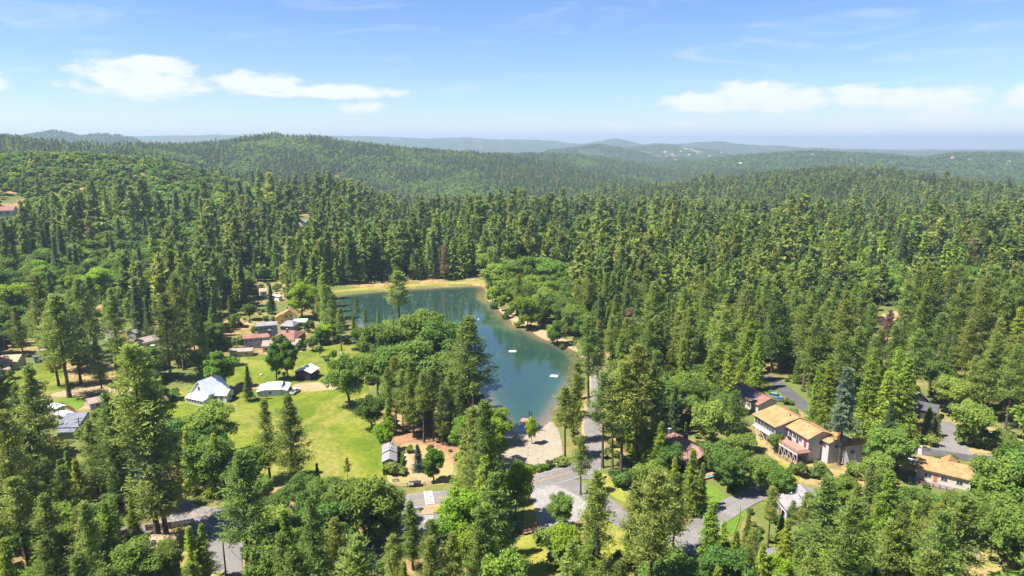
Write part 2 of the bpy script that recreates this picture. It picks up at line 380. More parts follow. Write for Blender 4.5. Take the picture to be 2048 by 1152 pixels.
# ------------------------------------------------------------------ mesh helpers
def link(name, me, parent=None, m=None, **props):
    o = bpy.data.objects.new(name, me); col.objects.link(o)
    if m is not None and me is not None:
        for mm in (m if isinstance(m, (list, tuple)) else [m]): me.materials.append(M[mm] if isinstance(mm, str) else mm)
    if parent is not None: o.parent = parent
    for k, v in props.items(): o[k] = v
    return o
def mesh(name, v, f, smooth=False):
    me = bpy.data.meshes.new(name); me.from_pydata([tuple(map(float, p)) for p in v], [], [tuple(map(int, q)) for q in f]); me.update()
    if smooth: me.polygons.foreach_set('use_smooth', [True] * len(me.polygons))
    return me
def fastmesh(name, v, f, smooth=False, midx=None):
    """v (n,3), f (m,4) or (m,3) arrays"""
    me = bpy.data.meshes.new(name); v = np.asarray(v, np.float32); f = np.asarray(f, np.int32); k = f.shape[1]
    me.vertices.add(len(v)); me.vertices.foreach_set('co', v.ravel())
    me.loops.add(f.size); me.loops.foreach_set('vertex_index', f.ravel())
    me.polygons.add(len(f)); me.polygons.foreach_set('loop_start', np.arange(0, f.size, k, dtype=np.int32))
    try: me.polygons.foreach_set('loop_total', np.full(len(f), k, np.int32))
    except Exception: pass
    if midx is not None: me.polygons.foreach_set('material_index', np.asarray(midx, np.int32))
    me.polygons.foreach_set('use_smooth', np.full(len(f), smooth, bool))
    me.update(calc_edges=True); return me
def thing(name, label, cat, loc=(0, 0, 0), group=None):
    o = bpy.data.objects.new(name, None); col.objects.link(o); o.location = [float(v) for v in loc]; o.empty_display_size = .5
    o['label'] = label; o['category'] = cat
    if group: o['group'] = group
    return o
class MB:
    """collects solids in world axes about an origin"""
    def __init__(s): s.v = []; s.f = []
    def add(s, v, f):
        k = len(s.v); s.v += [tuple(map(float, p)) for p in v]; s.f += [tuple(i + k for i in q) for q in f]; return s
    def box(s, c, ux, uy, sx, sy, sz, z0=None):
        """box with horizontal axes ux, uy (2-vectors), full sizes; c is centre (or base centre if z0 given as c z)"""
        c = np.array(c, float); ux = np.array((ux[0], ux[1], 0.)); uy = np.array((uy[0], uy[1], 0.)); uz = np.array((0, 0, 1.))
        P = [c + ux * a * sx / 2 + uy * b * sy / 2 + uz * d * sz / 2 for d in (-1, 1) for a, b in ((-1, -1), (1, -1), (1, 1), (-1, 1))]
        return s.add(P, [(3, 2, 1, 0), (4, 5, 6, 7), (0, 1, 5, 4), (1, 2, 6, 5), (2, 3, 7, 6), (3, 0, 4, 7)])
    def beam(s, a, b, w, h=None):
        a = Vector(a); b = Vector(b); d = (b - a).normalized(); h = h or w
        u = d.cross(Vector((0, 0, 1)));  u = u.normalized() if u.length > 1e-3 else Vector((1, 0, 0)); n = u.cross(d)
        P = [p + u * x * w / 2 + n * y * h / 2 for p in (a, b) for x, y in ((-1, -1), (1, -1), (1, 1), (-1, 1))]
        return s.add(P, [(3, 2, 1, 0), (4, 5, 6, 7), (0, 1, 5, 4), (1, 2, 6, 5), (2, 3, 7, 6), (3, 0, 4, 7)])
    def tube(s, pts, rad, n=7):
        v, f = tube_arrays(pts, rad, n); return s.add(v, [tuple(q) for q in f])
    def build(s, name, m, parent=None, smooth=False, **props):
        return link(name, mesh(name, s.v, s.f, smooth), parent, m, **props)
def tube_arrays(pts, rad, n=7):
    pts = np.asarray(pts, float); v = []; f = []
    for i, p in enumerate(pts):
        d = pts[min(i + 1, len(pts) - 1)] - pts[max(i - 1, 0)]; d = d / (np.linalg.norm(d) + 1e-9)
        a = np.cross(d, (0.31, .95, 0.02)); 
        if np.linalg.norm(a) < 1e-3: a = np.cross(d, (1, 0, 0))
        a /= np.linalg.norm(a); b = np.cross(d, a)
        for k in range(n):
            t = 2 * math.pi * k / n; v.append(p + rad[i] * (math.cos(t) * a + math.sin(t) * b))
    for i in range(len(pts) - 1):
        for k in range(n):
            k2 = (k + 1) % n; f.append((i * n + k, i * n + k2, (i + 1) * n + k2, (i + 1) * n + k))
    return np.array(v), np.array(f)

# ------------------------------------------------------------------ the ground: one sheet out to the horizon
def build_ground():
    r = np.concatenate([[3, 20, 40], np.arange(60, 520, 2.4), np.geomspace(520, 4800, 190), np.geomspace(4900, 17000, 60)])
    a = np.concatenate([np.linspace(-180, -52, 26)[:-1], np.linspace(-52, 52, 400), np.linspace(52, 180, 26)[1:-1]])
    RR, AA = np.meshgrid(r, np.radians(a), indexing='ij'); X = RR * np.sin(AA); Y = RR * np.cos(AA)
    Z = H(X.ravel(), Y.ravel()).reshape(X.shape); nr, na = X.shape
    i = np.arange(nr - 1)[:, None] * na + np.arange(na)[None]; j = np.arange(nr - 1)[:, None] * na + (np.arange(na)[None] + 1) % na
    f = np.stack([i, j, j + na, i + na], -1).reshape(-1, 4)[:, ::-1]
    me = fastmesh('ground', np.stack([X, Y, Z], -1).reshape(-1, 3), f, True)
    link('ground', me, None, 'forest_ground', kind='structure', label='brown forest floor and wooded hills reaching to the horizon')
build_ground()

SHEETS = []   # outlines (world) that trees keep off
def sheet(name, P, m, dz, label, keep=1.0, step=3.0, jitter=0.0, z=None, parent=None, kind='structure'):
    """a sheet of ground cover with the outline P (world xy), lying dz above the ground"""
    P = np.array(P, float)
    # densify the outline
    out = []
    for p, q in zip(P, np.roll(P, -1, 0)):
        n = max(1, int(np.linalg.norm(q - p) / step)); out += [p + (q - p) * k / n for k in range(n)]
    out = np.array(out)
    if jitter:
        out = out + (np.stack([fbm(out[:, 0] / 7 + 3, out[:, 1] / 7, 3), fbm(out[:, 0] / 7 + 60, out[:, 1] / 7 + 9, 3)], 1) - .45) * 2 * jitter
    lo, hi = out.min(0), out.max(0)
    gx, gy = np.meshgrid(np.arange(lo[0], hi[0], step), np.arange(lo[1], hi[1], step)); gx = gx.ravel(); gy = gy.ravel()
    d = poly_dist(gx, gy, out) if len(gx) else np.zeros(0); k = d < -step * .4
    pts = np.concatenate([out, np.stack([gx[k], gy[k]], 1)]); n = len(out)
    vs, es, fs, *_ = delaunay_2d_cdt([Vector(p) for p in pts], [(i, (i + 1) % n) for i in range(n)], [], 1, 1e-4)
    xy = np.array([(p.x, p.y) for p in vs]); zz = H(xy[:, 0], xy[:, 1]) + dz if z is None else np.full(len(xy), z)
    me = mesh(name, np.column_stack([xy, zz]), fs, True)
    # face up
    if len(me.polygons) and me.polygons[0].normal.z < 0: me.flip_normals()
    o = link(name, me, parent, m)
    if parent is None: o['kind'] = kind; o['label'] = label
    if keep is not None: SHEETS.append((out, keep))
    return o
def W_(pts, dz=0.0): return [at(p[0], p[1], dz)[:2] for p in pts]

def lake():
    o = sheet('lake', LAKE, 'lake_water', 0, 'calm blue-green lake between the meadow and the wooded shore', keep=3.0, step=4.0, z=0.0)
    me = o.data; co = np.empty(len(me.vertices) * 3, np.float32); me.vertices.foreach_get('co', co); co = co.reshape(-1, 3)
    s = poly_dist(co[:, 0], co[:, 1], LAKE); dpt = np.minimum(3.5, -s * .16)
    at_ = me.attributes.new('depth', 'FLOAT', 'POINT'); at_.data.foreach_set('value', dpt.astype(np.float32))
lake()

def line_px(pts, n=10):
    P = np.array(W_(pts)); out = []
    for i in range(len(P) - 1):
        p0 = P[max(i - 1, 0)]; p1 = P[i]; p2 = P[i + 1]; p3 = P[min(i + 2, len(P) - 1)]
        for k in range(n):
            t = k / n; out.append(.5 * (2 * p1 + (p2 - p0) * t + (2 * p0 - 5 * p1 + 4 * p2 - p3) * t * t + (3 * p1 - p0 - 3 * p2 + p3) * t ** 3))
    out.append(P[-1]); return np.array(out)
def offset(L, d):
    t = np.gradient(L, axis=0); t /= np.linalg.norm(t, axis=1)[:, None] + 1e-9; return L + np.stack([-t[:, 1], t[:, 0]], 1) * np.reshape(d, (-1, 1))
def strip(name, L, w, m, dz, label, lift=0, kind='structure', keep=1.0, parent=None, off=0.0, cols=4):
    """a ribbon of width w along L"""
    n = len(L); w = np.broadcast_to(w, (n,)); rows = [offset(L, off + w * (k / cols - .5)) for k in range(cols + 1)]
    V = np.stack(rows, 1).reshape(-1, 2); z = H(V[:, 0], V[:, 1]) + dz
    i = np.arange(n - 1)[:, None] * (cols + 1) + np.arange(cols)[None]; f = np.stack([i, i + 1, i + cols + 2, i + cols + 1], -1).reshape(-1, 4)
    me = fastmesh(name, np.column_stack([V, z]), f, True)
    if me.polygons[0].normal.z < 0: me.flip_normals()
    o = link(name, me, parent, m)
    if parent is None: o['kind'] = kind; o['label'] = label
    if keep is not None: SHEETS.append((np.concatenate([rows[0], rows[-1][::-1]]), keep))
    return o

# dam: a grassy bank along the far end of the lake
def dam():
    P = np.array([flat_at(x, y) for x, y in [(650, 592), (662, 589), (720, 583), (780, 578), (840, 574), (900, 571), (968, 568), (985, 567)]])
    L = []
    for a, b in zip(P[:-1], P[1:]): L += [a + (b - a) * k / 8 for k in range(8)]
    L = np.array(L + [P[-1]]); up = -1 if offset(L, 1)[0][1] < L[0][1] else 1
    prof = [(-3.0, -.7), (-.4, .35), (1.0, 1.3), (2.0, 1.6), (4.5, 1.6), (6.0, 1.2), (10, -1.5)]
    n = len(L); V = []
    for o_, zz in prof:
        q = offset(L, up * (o_ + .5 * (fbm(L[:, 0] / 4, L[:, 1] / 4 + o_, 3) - .5))); V.append(np.column_stack([q, np.full(n, zz) + .5 * (fbm(L[:, 0] / 5 + o_, L[:, 1] / 5, 3) - .5)]))
    k = len(prof); V = np.stack(V, 1).reshape(-1, 3); i = np.arange(n - 1)[:, None] * k + np.arange(k - 1)[None]
    f = np.stack([i, i + 1, i + k + 1, i + k], -1).reshape(-1, 4)
    me = fastmesh('dam_bank', V, f, True)
    if np.mean([p.normal.z for p in me.polygons]) < 0: me.flip_normals()
    link('dam_bank', me, None, 'dam_grass', kind='structure', label='low curved dam covered in dry yellow grass along the far end of the lake')
    SHEETS.append((np.concatenate([offset(L, -up * 4), offset(L, up * 13)[::-1]]), 3.0))
dam()

# ---- ground cover
MEADOW_PX = [(420, 735), (470, 712), (540, 708), (600, 706), (650, 690), (720, 688), (755, 700), (735, 745), (735, 800), (758, 850), (765, 905), (772, 955), (740, 968), (690, 968), (600, 965), (520, 960), (470, 945), (430, 905), (345, 850), (318, 825), (350, 785), (395, 765)]
sheet('meadow', smooth_loop(W_(MEADOW_PX), 2), 'meadow_grass', .07, 'bright green meadow sloping down from the houses', keep=1.5, jitter=1.6)
sheet('dirt_yard', smooth_loop(W_([(575, 772), (610, 764), (655, 766), (685, 770), (676, 778), (640, 782), (600, 783)]), 2), 'bare_dirt', .13, 'worn sandy patch in the meadow beside the pickup', jitter=1.8)
sheet('dirt_path', smooth_loop(W_([(400, 778), (470, 772), (520, 768), (560, 770), (560, 775), (470, 780), (410, 786)]), 1), 'bare_dirt', .12, 'pale dirt track leading to the white house', jitter=1.0)
sheet('beach', smooth_loop(W_([(1104, 840), (1118, 862), (1124, 890), (1126, 914), (1108, 926), (1082, 935), (1058, 940), (1030, 946), (1005, 940), (1000, 880), (1004, 850), (1016, 858), (1040, 868), (1064, 866), (1086, 855)]), 1), 'beach_sand', .09, 'pale sandy beach at the foot of the lake', keep=.5)
sheet('shore_path', smooth_loop(W_([(985, 604), (1006, 620), (1030, 632), (1060, 645), (1090, 662), (1120, 672), (1150, 690), (1160, 706), (1140, 697), (1112, 686), (1094, 682), (1074, 673), (1058, 659), (1034, 646), (1004, 628), (986, 611)]), 1), 'bare_dirt', .10, 'tan dirt footpath along the wooded lake shore', keep=.3, jitter=.8)
sheet('dry_clearing', smooth_loop(W_([(795, 895), (815, 885), (850, 890), (900, 905), (905, 930), (905, 968), (860, 972), (815, 976), (780, 970), (772, 950), (790, 930)]), 2), 'dry_grass', .075, 'dry yellow yard around the small teal cabin', keep=.2, jitter=.8)
sheet('garden_path', smooth_loop(W_([(806, 905), (822, 905), (832, 935), (862, 945), (868, 960), (866, 972), (848, 973), (832, 958), (806, 945), (812, 925)]), 2), 'bare_dirt', .12, 'sandy path leading from the road gate past the blue spruce', jitter=.5)
sheet('pine_duff', smooth_loop(W_([(765, 850), (900, 840), (960, 870), (960, 930), (900, 935), (850, 895), (790, 893)]), 2), 'needle_duff', .06, 'reddish needle litter under the pines behind the cabin', keep=None, jitter=1.0)
sheet('roadside_lawn', smooth_loop(W_([(1204, 945), (1225, 955), (1258, 985), (1262, 1005), (1248, 1008), (1215, 985), (1200, 968)]), 2), 'yellow_grass', .08, 'yellow-green grass wedge beside the road bend', keep=.5, jitter=.6)
sheet('creek_meadow', smooth_loop(W_([(1040, 1070), (1075, 1066), (1100, 1090), (1125, 1130), (1150, 1190), (1040, 1200), (1020, 1140)]), 2), 'yellow_grass', .08, 'yellow mown grass below the wooden footbridge', keep=.4, jitter=.6)
sheet('pine_meadow', smooth_loop(W_([(1190, 1040), (1250, 1050), (1320, 1085), (1385, 1110), (1395, 1190), (1150, 1195), (1160, 1140), (1185, 1090)]), 2), 'yellow_grass', .075, 'yellow grass under the tall pines by the side road', keep=None, jitter=.8)
sheet('bridge_verge', smooth_loop(W_([(1050, 1012), (1072, 1010), (1085, 1050), (1058, 1062), (1046, 1055)]), 2), 'yellow_grass', .09, 'short green verge beside the footbridge', keep=.5, jitter=.3)
sheet('front_lawn', smooth_loop(W_([(1432, 1046), (1455, 1030), (1490, 1012), (1500, 1020), (1482, 1045), (1475, 1070), (1445, 1068)]), 2), 'lawn_grass', .08, 'green front lawn inside the curved driveway', keep=.5, jitter=.3)
sheet('side_lawn', smooth_loop(W_([(1400, 975), (1420, 965), (1450, 990), (1448, 1005), (1410, 1030), (1390, 1020)]), 2), 'lawn_grass', .08, 'shaded green lawn behind the curved driveway', keep=.3, jitter=.4)
sheet('house_yard', smooth_loop(W_([(1545, 915), (1590, 935), (1605, 950), (1585, 975), (1560, 975), (1555, 950)]), 2), 'yellow_grass', .08, 'yellow grass slope below the big deck', keep=.5, jitter=.5)
sheet('house_dirt', smooth_loop(W_([(1500, 860), (1560, 880), (1640, 935), (1660, 940), (1700, 940), (1690, 955), (1610, 948), (1520, 905)]), 2), 'dry_grass', .06, 'dry bank under the big orange-roofed house', keep=.2, jitter=.6)
sheet('corner_dirt', smooth_loop(W_([(1920, 1110), (1970, 1100), (2060, 1105), (2080, 1170), (1940, 1180)]), 2), 'dry_grass', .08, 'sunlit bare yard by the wire pen', keep=.5, jitter=.8)
sheet('drive_bank', smooth_loop(W_([(1905, 835), (1925, 840), (1960, 850), (2040, 870), (2060, 900), (1990, 905), (1940, 906), (1915, 890), (1912, 860)]), 2), 'dry_grass', .07, 'dry golden bank beside the garage driveway', keep=.2, jitter=.8)
sheet('drive_verge', smooth_loop(W_([(1812, 870), (1850, 878), (1875, 880), (1882, 898), (1850, 894), (1812, 888)]), 2), 'dry_grass', .07, 'dry verge between garage shrubs and the road', keep=.2, jitter=.5)
sheet('lawn', smooth_loop(W_([(0, 745), (30, 738), (90, 728), (140, 745), (150, 775), (130, 785), (60, 790), (-20, 785)]), 2), 'meadow_grass', .07, 'green lawn below the left-side houses', keep=.6, jitter=1.0)
sheet('garden_lawn', smooth_loop(W_([(108, 800), (130, 795), (165, 793), (170, 812), (150, 822), (125, 818)]), 2), 'lawn_grass', .08, 'green garden lawn beside the tan-roofed house', keep=.6, jitter=.5)
sheet('dirt_drive', smooth_loop(W_([(95, 790), (130, 781), (180, 776), (215, 768), (205, 776), (165, 787), (120, 797)]), 2), 'bare_dirt', .11, 'pale gravel drive past the tan-roofed house', keep=.4, jitter=.6)
sheet('fenced_yard', smooth_loop(W_([(285, 1070), (380, 1050), (420, 1060), (432, 1100), (380, 1110), (300, 1110)]), 2), 'dry_grass', .06, 'dry yard inside the wooden fence', keep=.2, jitter=.4)
sheet('roadside_verge', smooth_loop(W_([(455, 1050), (475, 1048), (478, 1100), (470, 1150), (458, 1150)]), 2), 'dry_grass', .06, 'dry verge beside the left-side side road', keep=.1, jitter=.4)
sheet('hill_clearing', smooth_loop(W_([(150, 470), (160, 480), (155, 495), (140, 490)]), 1), 'dry_grass', .3, 'small dry clearing on the oak hillside', keep=2, jitter=2)

# ---- roads
main = line_px([(1182, 930), (1165, 938), (1135, 947), (1100, 957), (1050, 970), (960, 986), (865, 999), (760, 1011), (640, 1023), (520, 1031), (430, 1034), (372, 1026), (330, 1005), (300, 975), (285, 935), (280, 890)], 12)
strip('main_road', main, 8.2, 'asphalt', .16, 'grey two-lane road with a yellow centre line crossing below the meadow', keep=2.0)
north = line_px([(1182, 960), (1184, 935), (1188, 890), (1184, 850), (1190, 810), (1196, 780), (1194, 750), (1188, 725), (1184, 705)], 10)
strip('lake_road', north, 5.6, 'asphalt', .15, 'shaded narrow road running up beside the lake', keep=1.5)
strip('road_shoulder', north[18:], 7.5, 'bare_dirt', .09, 'dirt shoulder of the lake road', keep=.5)
east = line_px([(1115, 960), (1160, 978), (1200, 1003), (1250, 1043), (1310, 1072), (1385, 1090), (1440, 1098), (1500, 1105), (1560, 1112)], 10)
strip('side_road', east, 7.0, 'asphalt', .14, 'grey side road curving away under the tall pines', keep=1.5)
drive = line_px([(1368, 1105), (1385, 1078), (1412, 1050), (1440, 1028), (1480, 1004), (1512, 990), (1540, 985)], 10)
strip('curved_driveway', drive, np.linspace(8, 6, len(drive)), 'asphalt', .17, 'asphalt driveway curving up to the grey-roofed house', keep=1.0)
hill = line_px([(1530, 752), (1560, 772), (1600, 806), (1650, 842), (1710, 868), (1770, 886), (1830, 900), (1890, 908), (1960, 918), (2060, 930), (2160, 940)], 10)
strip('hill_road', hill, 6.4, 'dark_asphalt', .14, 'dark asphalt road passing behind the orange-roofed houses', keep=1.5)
strip('garage_driveway', line_px([(1878, 842), (1890, 860), (1893, 880), (1903, 905)], 8), np.linspace(8.5, 12, 25), 'asphalt', .15, 'grey driveway in front of the dark garage', keep=.8)
strip('junction_road', line_px([(395, 1040), (420, 1045), (440, 1075), (446, 1110), (448, 1150), (450, 1190)], 8), np.linspace(13, 6.5, 41), 'asphalt', .15, 'left-side side road leaving the junction', keep=1.0)
strip('fence_lane', line_px([(400, 1036), (350, 1047), (300, 1056), (230, 1068), (180, 1076)], 8), 4.5, 'asphalt', .145, 'narrow lane behind the wooden fence', keep=.8)
sheet('parking_lot', W_([(770, 1030), (842, 1026), (906, 1024), (912, 1062), (885, 1088), (800, 1120), (740, 1135), (700, 1130), (715, 1088), (745, 1060)]), 'asphalt', .12, 'grey asphalt parking lot below the crosswalk', keep=1.0)
sheet('gravel_pullout', smooth_loop(W_([(1056, 985), (1075, 976), (1130, 966), (1175, 985), (1200, 1008), (1165, 1030), (1150, 1048), (1118, 1068), (1085, 1062), (1074, 1040), (1068, 1010)]), 1), 'concrete_gravel', .13, 'pale gravel pullout at the road junction', keep=.8, jitter=.4)
sheet('curb_walk', W_([(846, 1012), (906, 1006), (906, 1026), (842, 1030)]), 'bare_dirt', .18, 'tan strip between road and parking lot', keep=.5)
isl = sheet('grass_island', W_([(868, 1015), (902, 1012), (902, 1025), (867, 1027)]), 'yellow_grass', .26, 'kerbed strip of yellow grass beside the parking lot', keep=.3)
def kerb():
    P = np.array(W_([(867.5, 1027.5), (902.5, 1025.5)])); a, b = P; g = h1(*a); m = MB(); m.beam((*a, g + .2), (*b, g + .2), .3, .28); m.build('kerb', 'black_metal', isl)
kerb()
# centre line: two yellow stripes
main_o = bpy.data.objects['main_road']
for sgn in (-1, 1):
    strip('centre_line', main[:170], .16, 'road_yellow', .20, '', keep=None, parent=main_o, off=sgn * .16, cols=1)
for off_ in (-3.7, 3.7):
    strip('edge_line', main[:150], .10, 'road_white', .195, '', keep=None, parent=main_o, off=off_, cols=1)
def quadmark(pts_px, dz, m, name, parent):
    P = W_(pts_px); z = [h1(*p) + dz for p in P]; me = mesh(name, [(*p, q) for p, q in zip(P, z)], [tuple(range(len(P)))])
    if me.polygons[0].normal.z < 0: me.flip_normals()
    return link(name, me, parent, m)
# crosswalk: two rails and rungs across the road
def crosswalk():
    A, B, C_, D = [np.array(p) for p in ((847, 984), (864, 982.5), (869, 1009), (852, 1012))]
    L = lambda p, q, t: p + (q - p) * t
    quadmark([L(A, B, 0), L(A, B, .09), L(D, C_, .09), D], .215, 'road_white', 'crosswalk_rail', main_o)
    quadmark([L(A, B, .91), B, C_, L(D, C_, .91)], .215, 'road_white', 'crosswalk_rail', main_o)
    n = 9
    for k in range(n):
        t0 = (k + .1) / n; t1 = t0 + .42 / n
        p0, p1 = L(A, D, t0), L(B, C_, t0); q0, q1 = L(A, D, t1), L(B, C_, t1)
        quadmark([L(p0, p1, .11), L(p0, p1, .89), L(q0, q1, .89), L(q0, q1, .11)], .215, 'road_white', 'crosswalk_stripe', main_o)
crosswalk()
lot = bpy.data.objects['parking_lot']
def stalls():
    for k in range(6):   # hatched access bay
        y = 1032.5 + k * 2.8
        quadmark([(848, y), (865, y - .3), (865, y + .6), (848, y + .9)], .16, 'road_white', 'bay_stripe', lot)
    quadmark([(864.6, 1032), (865.8, 1032), (865.2, 1048), (864, 1048)], .17, 'road_white', 'bay_line', lot)
    quadmark([(847.4, 1032), (848.4, 1032), (848.2, 1046), (847.2, 1046)], .17, 'road_white', 'bay_line', lot)
    for x in (881, 898):
        quadmark([(x - .5, 1032), (x + .6, 1032), (x + .4, 1048), (x - .7, 1048)], .165, 'road_white', 'bay_line', lot)
    for a, b in (((752, 1096), (777, 1104)), ((733, 1102), (762, 1113)), ((735, 1116), (760, 1124)), ((742, 1127), (770, 1133))):
        quadmark([a, b, (b[0], b[1] + 1.3), (a[0], a[1] + 1.3)], .165, 'road_white', 'bay_line', lot)
stalls()
def manhole():
    c = at(842, 1019); m = MB(); n = 16
    V = [(c[0] + .75 * math.cos(2 * math.pi * k / n), c[1] + .75 * math.sin(2 * math.pi * k / n), c[2] + z) for z in (.16, .25) for k in range(n)]
    m.add(V, [tuple(range(n, 2 * n))] + [(k, (k + 1) % n, n + (k + 1) % n, n + k) for k in range(n)])
    o = m.build('manhole_cover', 'black_metal'); o['label'] = 'round dark manhole cover between crosswalk and parking lot'; o['category'] = 'manhole cover'
manhole()

# ------------------------------------------------------------------ trees
def orth(n):
    """random unit vectors perpendicular to n"""
    r = rng.normal(size=n.shape); r -= (r * n).sum(1)[:, None] * n; return r / (np.linalg.norm(r, axis=1)[:, None] + 1e-9)
def unit(v): return v / (np.linalg.norm(v, axis=1)[:, None] + 1e-9)
def leaf_arrays(c, a, b, w, l):
    """quads with centre c, in-plane axes a and b, half sizes w, l; slightly pinched at the tip"""
    w = np.reshape(w, (-1, 1)); l = np.reshape(l, (-1, 1))
    V = np.stack([c - a * w * .8 - b * l, c + a * w * .8 - b * l, c + a * w * .55 + b * l, c - a * w * .55 + b * l], 1).reshape(-1, 3)
    f = np.arange(len(V)).reshape(-1, 4); return V, f
def conifer(kind, Ht, lod, seed):
    r = np.random.default_rng(seed); 
    if kind == 'pine': z0, Rm, droop = (r.uniform(.18, .32) if seed % 2 else r.uniform(.38, .5)), Ht * r.uniform(.145, .185), -.05
    elif kind == 'silver': z0, Rm, droop = .40, Ht * .13, -.15; kind = 'fir'
    elif kind == 'cedar': z0, Rm, droop = r.uniform(.04, .1), Ht * r.uniform(.14, .185), -.35
    else: z0, Rm, droop = r.uniform(.05, .12), Ht * r.uniform(.14, .17), -.25
    if kind == 'pine': step, nb, nt, nq, sz = [(.7, 5.0, 6, 11, .27), (1.3, 4.6, 3, 5, .78), (2.5, 4.2, 2, 2, 1.7)][lod]
    elif kind == 'cedar': step, nb, nt, nq, sz = [(.55, 7.0, 5, 7, .26), (1.2, 6, 3, 3, .68), (2.4, 5, 2, 2, 1.35)][lod]
    else: step, nb, nt, nq, sz = [(.55, 6.5, 6, 6, .28), (1.2, 5.5, 3, 4, .68), (2.4, 5, 2, 2, 1.35)][lod]
    C, D = [], []; z = z0 * Ht; br = []
    lean = r.normal(0, .012, 2)
    lump = r.uniform(0, 6.28, 4)
    while z < Ht - .3:
        t = (z - z0 * Ht) / (Ht - z0 * Ht)
        if kind == 'pine': L0 = Rm * (1 - t) ** .72 * (.6 + .4 * min(1, t / .22))
        elif kind == 'cedar': L0 = Rm * (1 - t) ** .82 * (.75 + .25 * min(1, t / .1))
        else: L0 = Rm * (1 - t) ** .95
        n = max(3, int(nb * (.55 + .45 * (1 - t)) + r.random())); a0 = r.uniform(0, 6.28)
        for k in range(n):
            a = a0 + 6.283 * k / n + r.normal(0, .25)
            lm = 1 + .2 * math.sin(2 * a + z * .35 + lump[0]) + .14 * math.sin(3 * a - z * .6 + lump[1])
            L = max(.25, L0 * lm * r.uniform(.5, 1.18))
            if kind == 'pine' and r.random() < .22: continue
            sl = droop + .55 * t + r.normal(0, .1)
            d = np.array((math.cos(a), math.sin(a), sl)); d /= np.linalg.norm(d)
            base = np.array((lean[0] * z, lean[1] * z, z)); br.append((base, base + d * L * .9))
            s = np.linspace(.44 if kind == 'pine' else .3, 1.0, nt) if nt > 1 else np.array([.8])
            for ss_ in s:
                p = base + d * L * ss_; p[2] += .1 * L * ss_ ** 2 * (1 if kind == 'pine' else -.5)
                sp = (.34 + .10 * L) if kind == 'pine' else (.26 + .12 * L * (1.1 - ss_))
                q = p + r.normal(size=(nq, 3)) * np.array((sp, sp, sp * .55)) * (1.0 if lod == 0 else .9)
                C.append(q); D.append(np.repeat(d[None], nq, 0))
        z += step * r.uniform(.8, 1.2)
    # leader
    nt_ = [26, 8, 3][lod]; C.append(np.column_stack([lean[0] * Ht + r.normal(0, .14, nt_), lean[1] * Ht + r.normal(0, .14, nt_), Ht - r.uniform(0, 1.6, nt_) ** 1.0])); D.append(np.repeat([[0, 0, 1.]], nt_, 0))
    C = np.concatenate(C); D = np.concatenate(D)
    b = unit(D * .9 + r.normal(size=C.shape) * .55 + np.array((0, 0, .25 if kind == 'pine' else -.25)))
    a = np.cross(b, unit(np.array((0, 0, 1.)) + r.normal(size=C.shape) * .75)); a = unit(a)
    m = len(C); k = r.uniform(.7, 1.3, m)
    V, f = leaf_arrays(C, a, b, sz * k * (.46 if lod == 0 else .6), sz * k * 1.2)
    # trunk and limbs
    r0 = Ht * (.0135 if kind == 'pine' else .0125); zz = np.linspace(-.6, Ht * .985, 9); pts = np.column_stack([lean[0] * np.maximum(zz, 0), lean[1] * np.maximum(zz, 0), zz])
    tv, tf = tube_arrays(pts, r0 * (1 - .95 * np.clip(zz / Ht, 0, 1)) * np.where(zz < 0, 1.35, 1), [8, 5, 4][lod])
    if lod == 0:
        TV, TF = [tv], [tf]; n0 = len(tv)
        for p, q in br[::2]:
            v2, f2 = tube_arrays([p, (p + q) / 2, q], [.075, .05, .02], 3); TV.append(v2); TF.append(f2 + n0); n0 += len(v2)
        tv, tf = np.concatenate(TV), np.concatenate(TF)
    return V, f, tv, tf
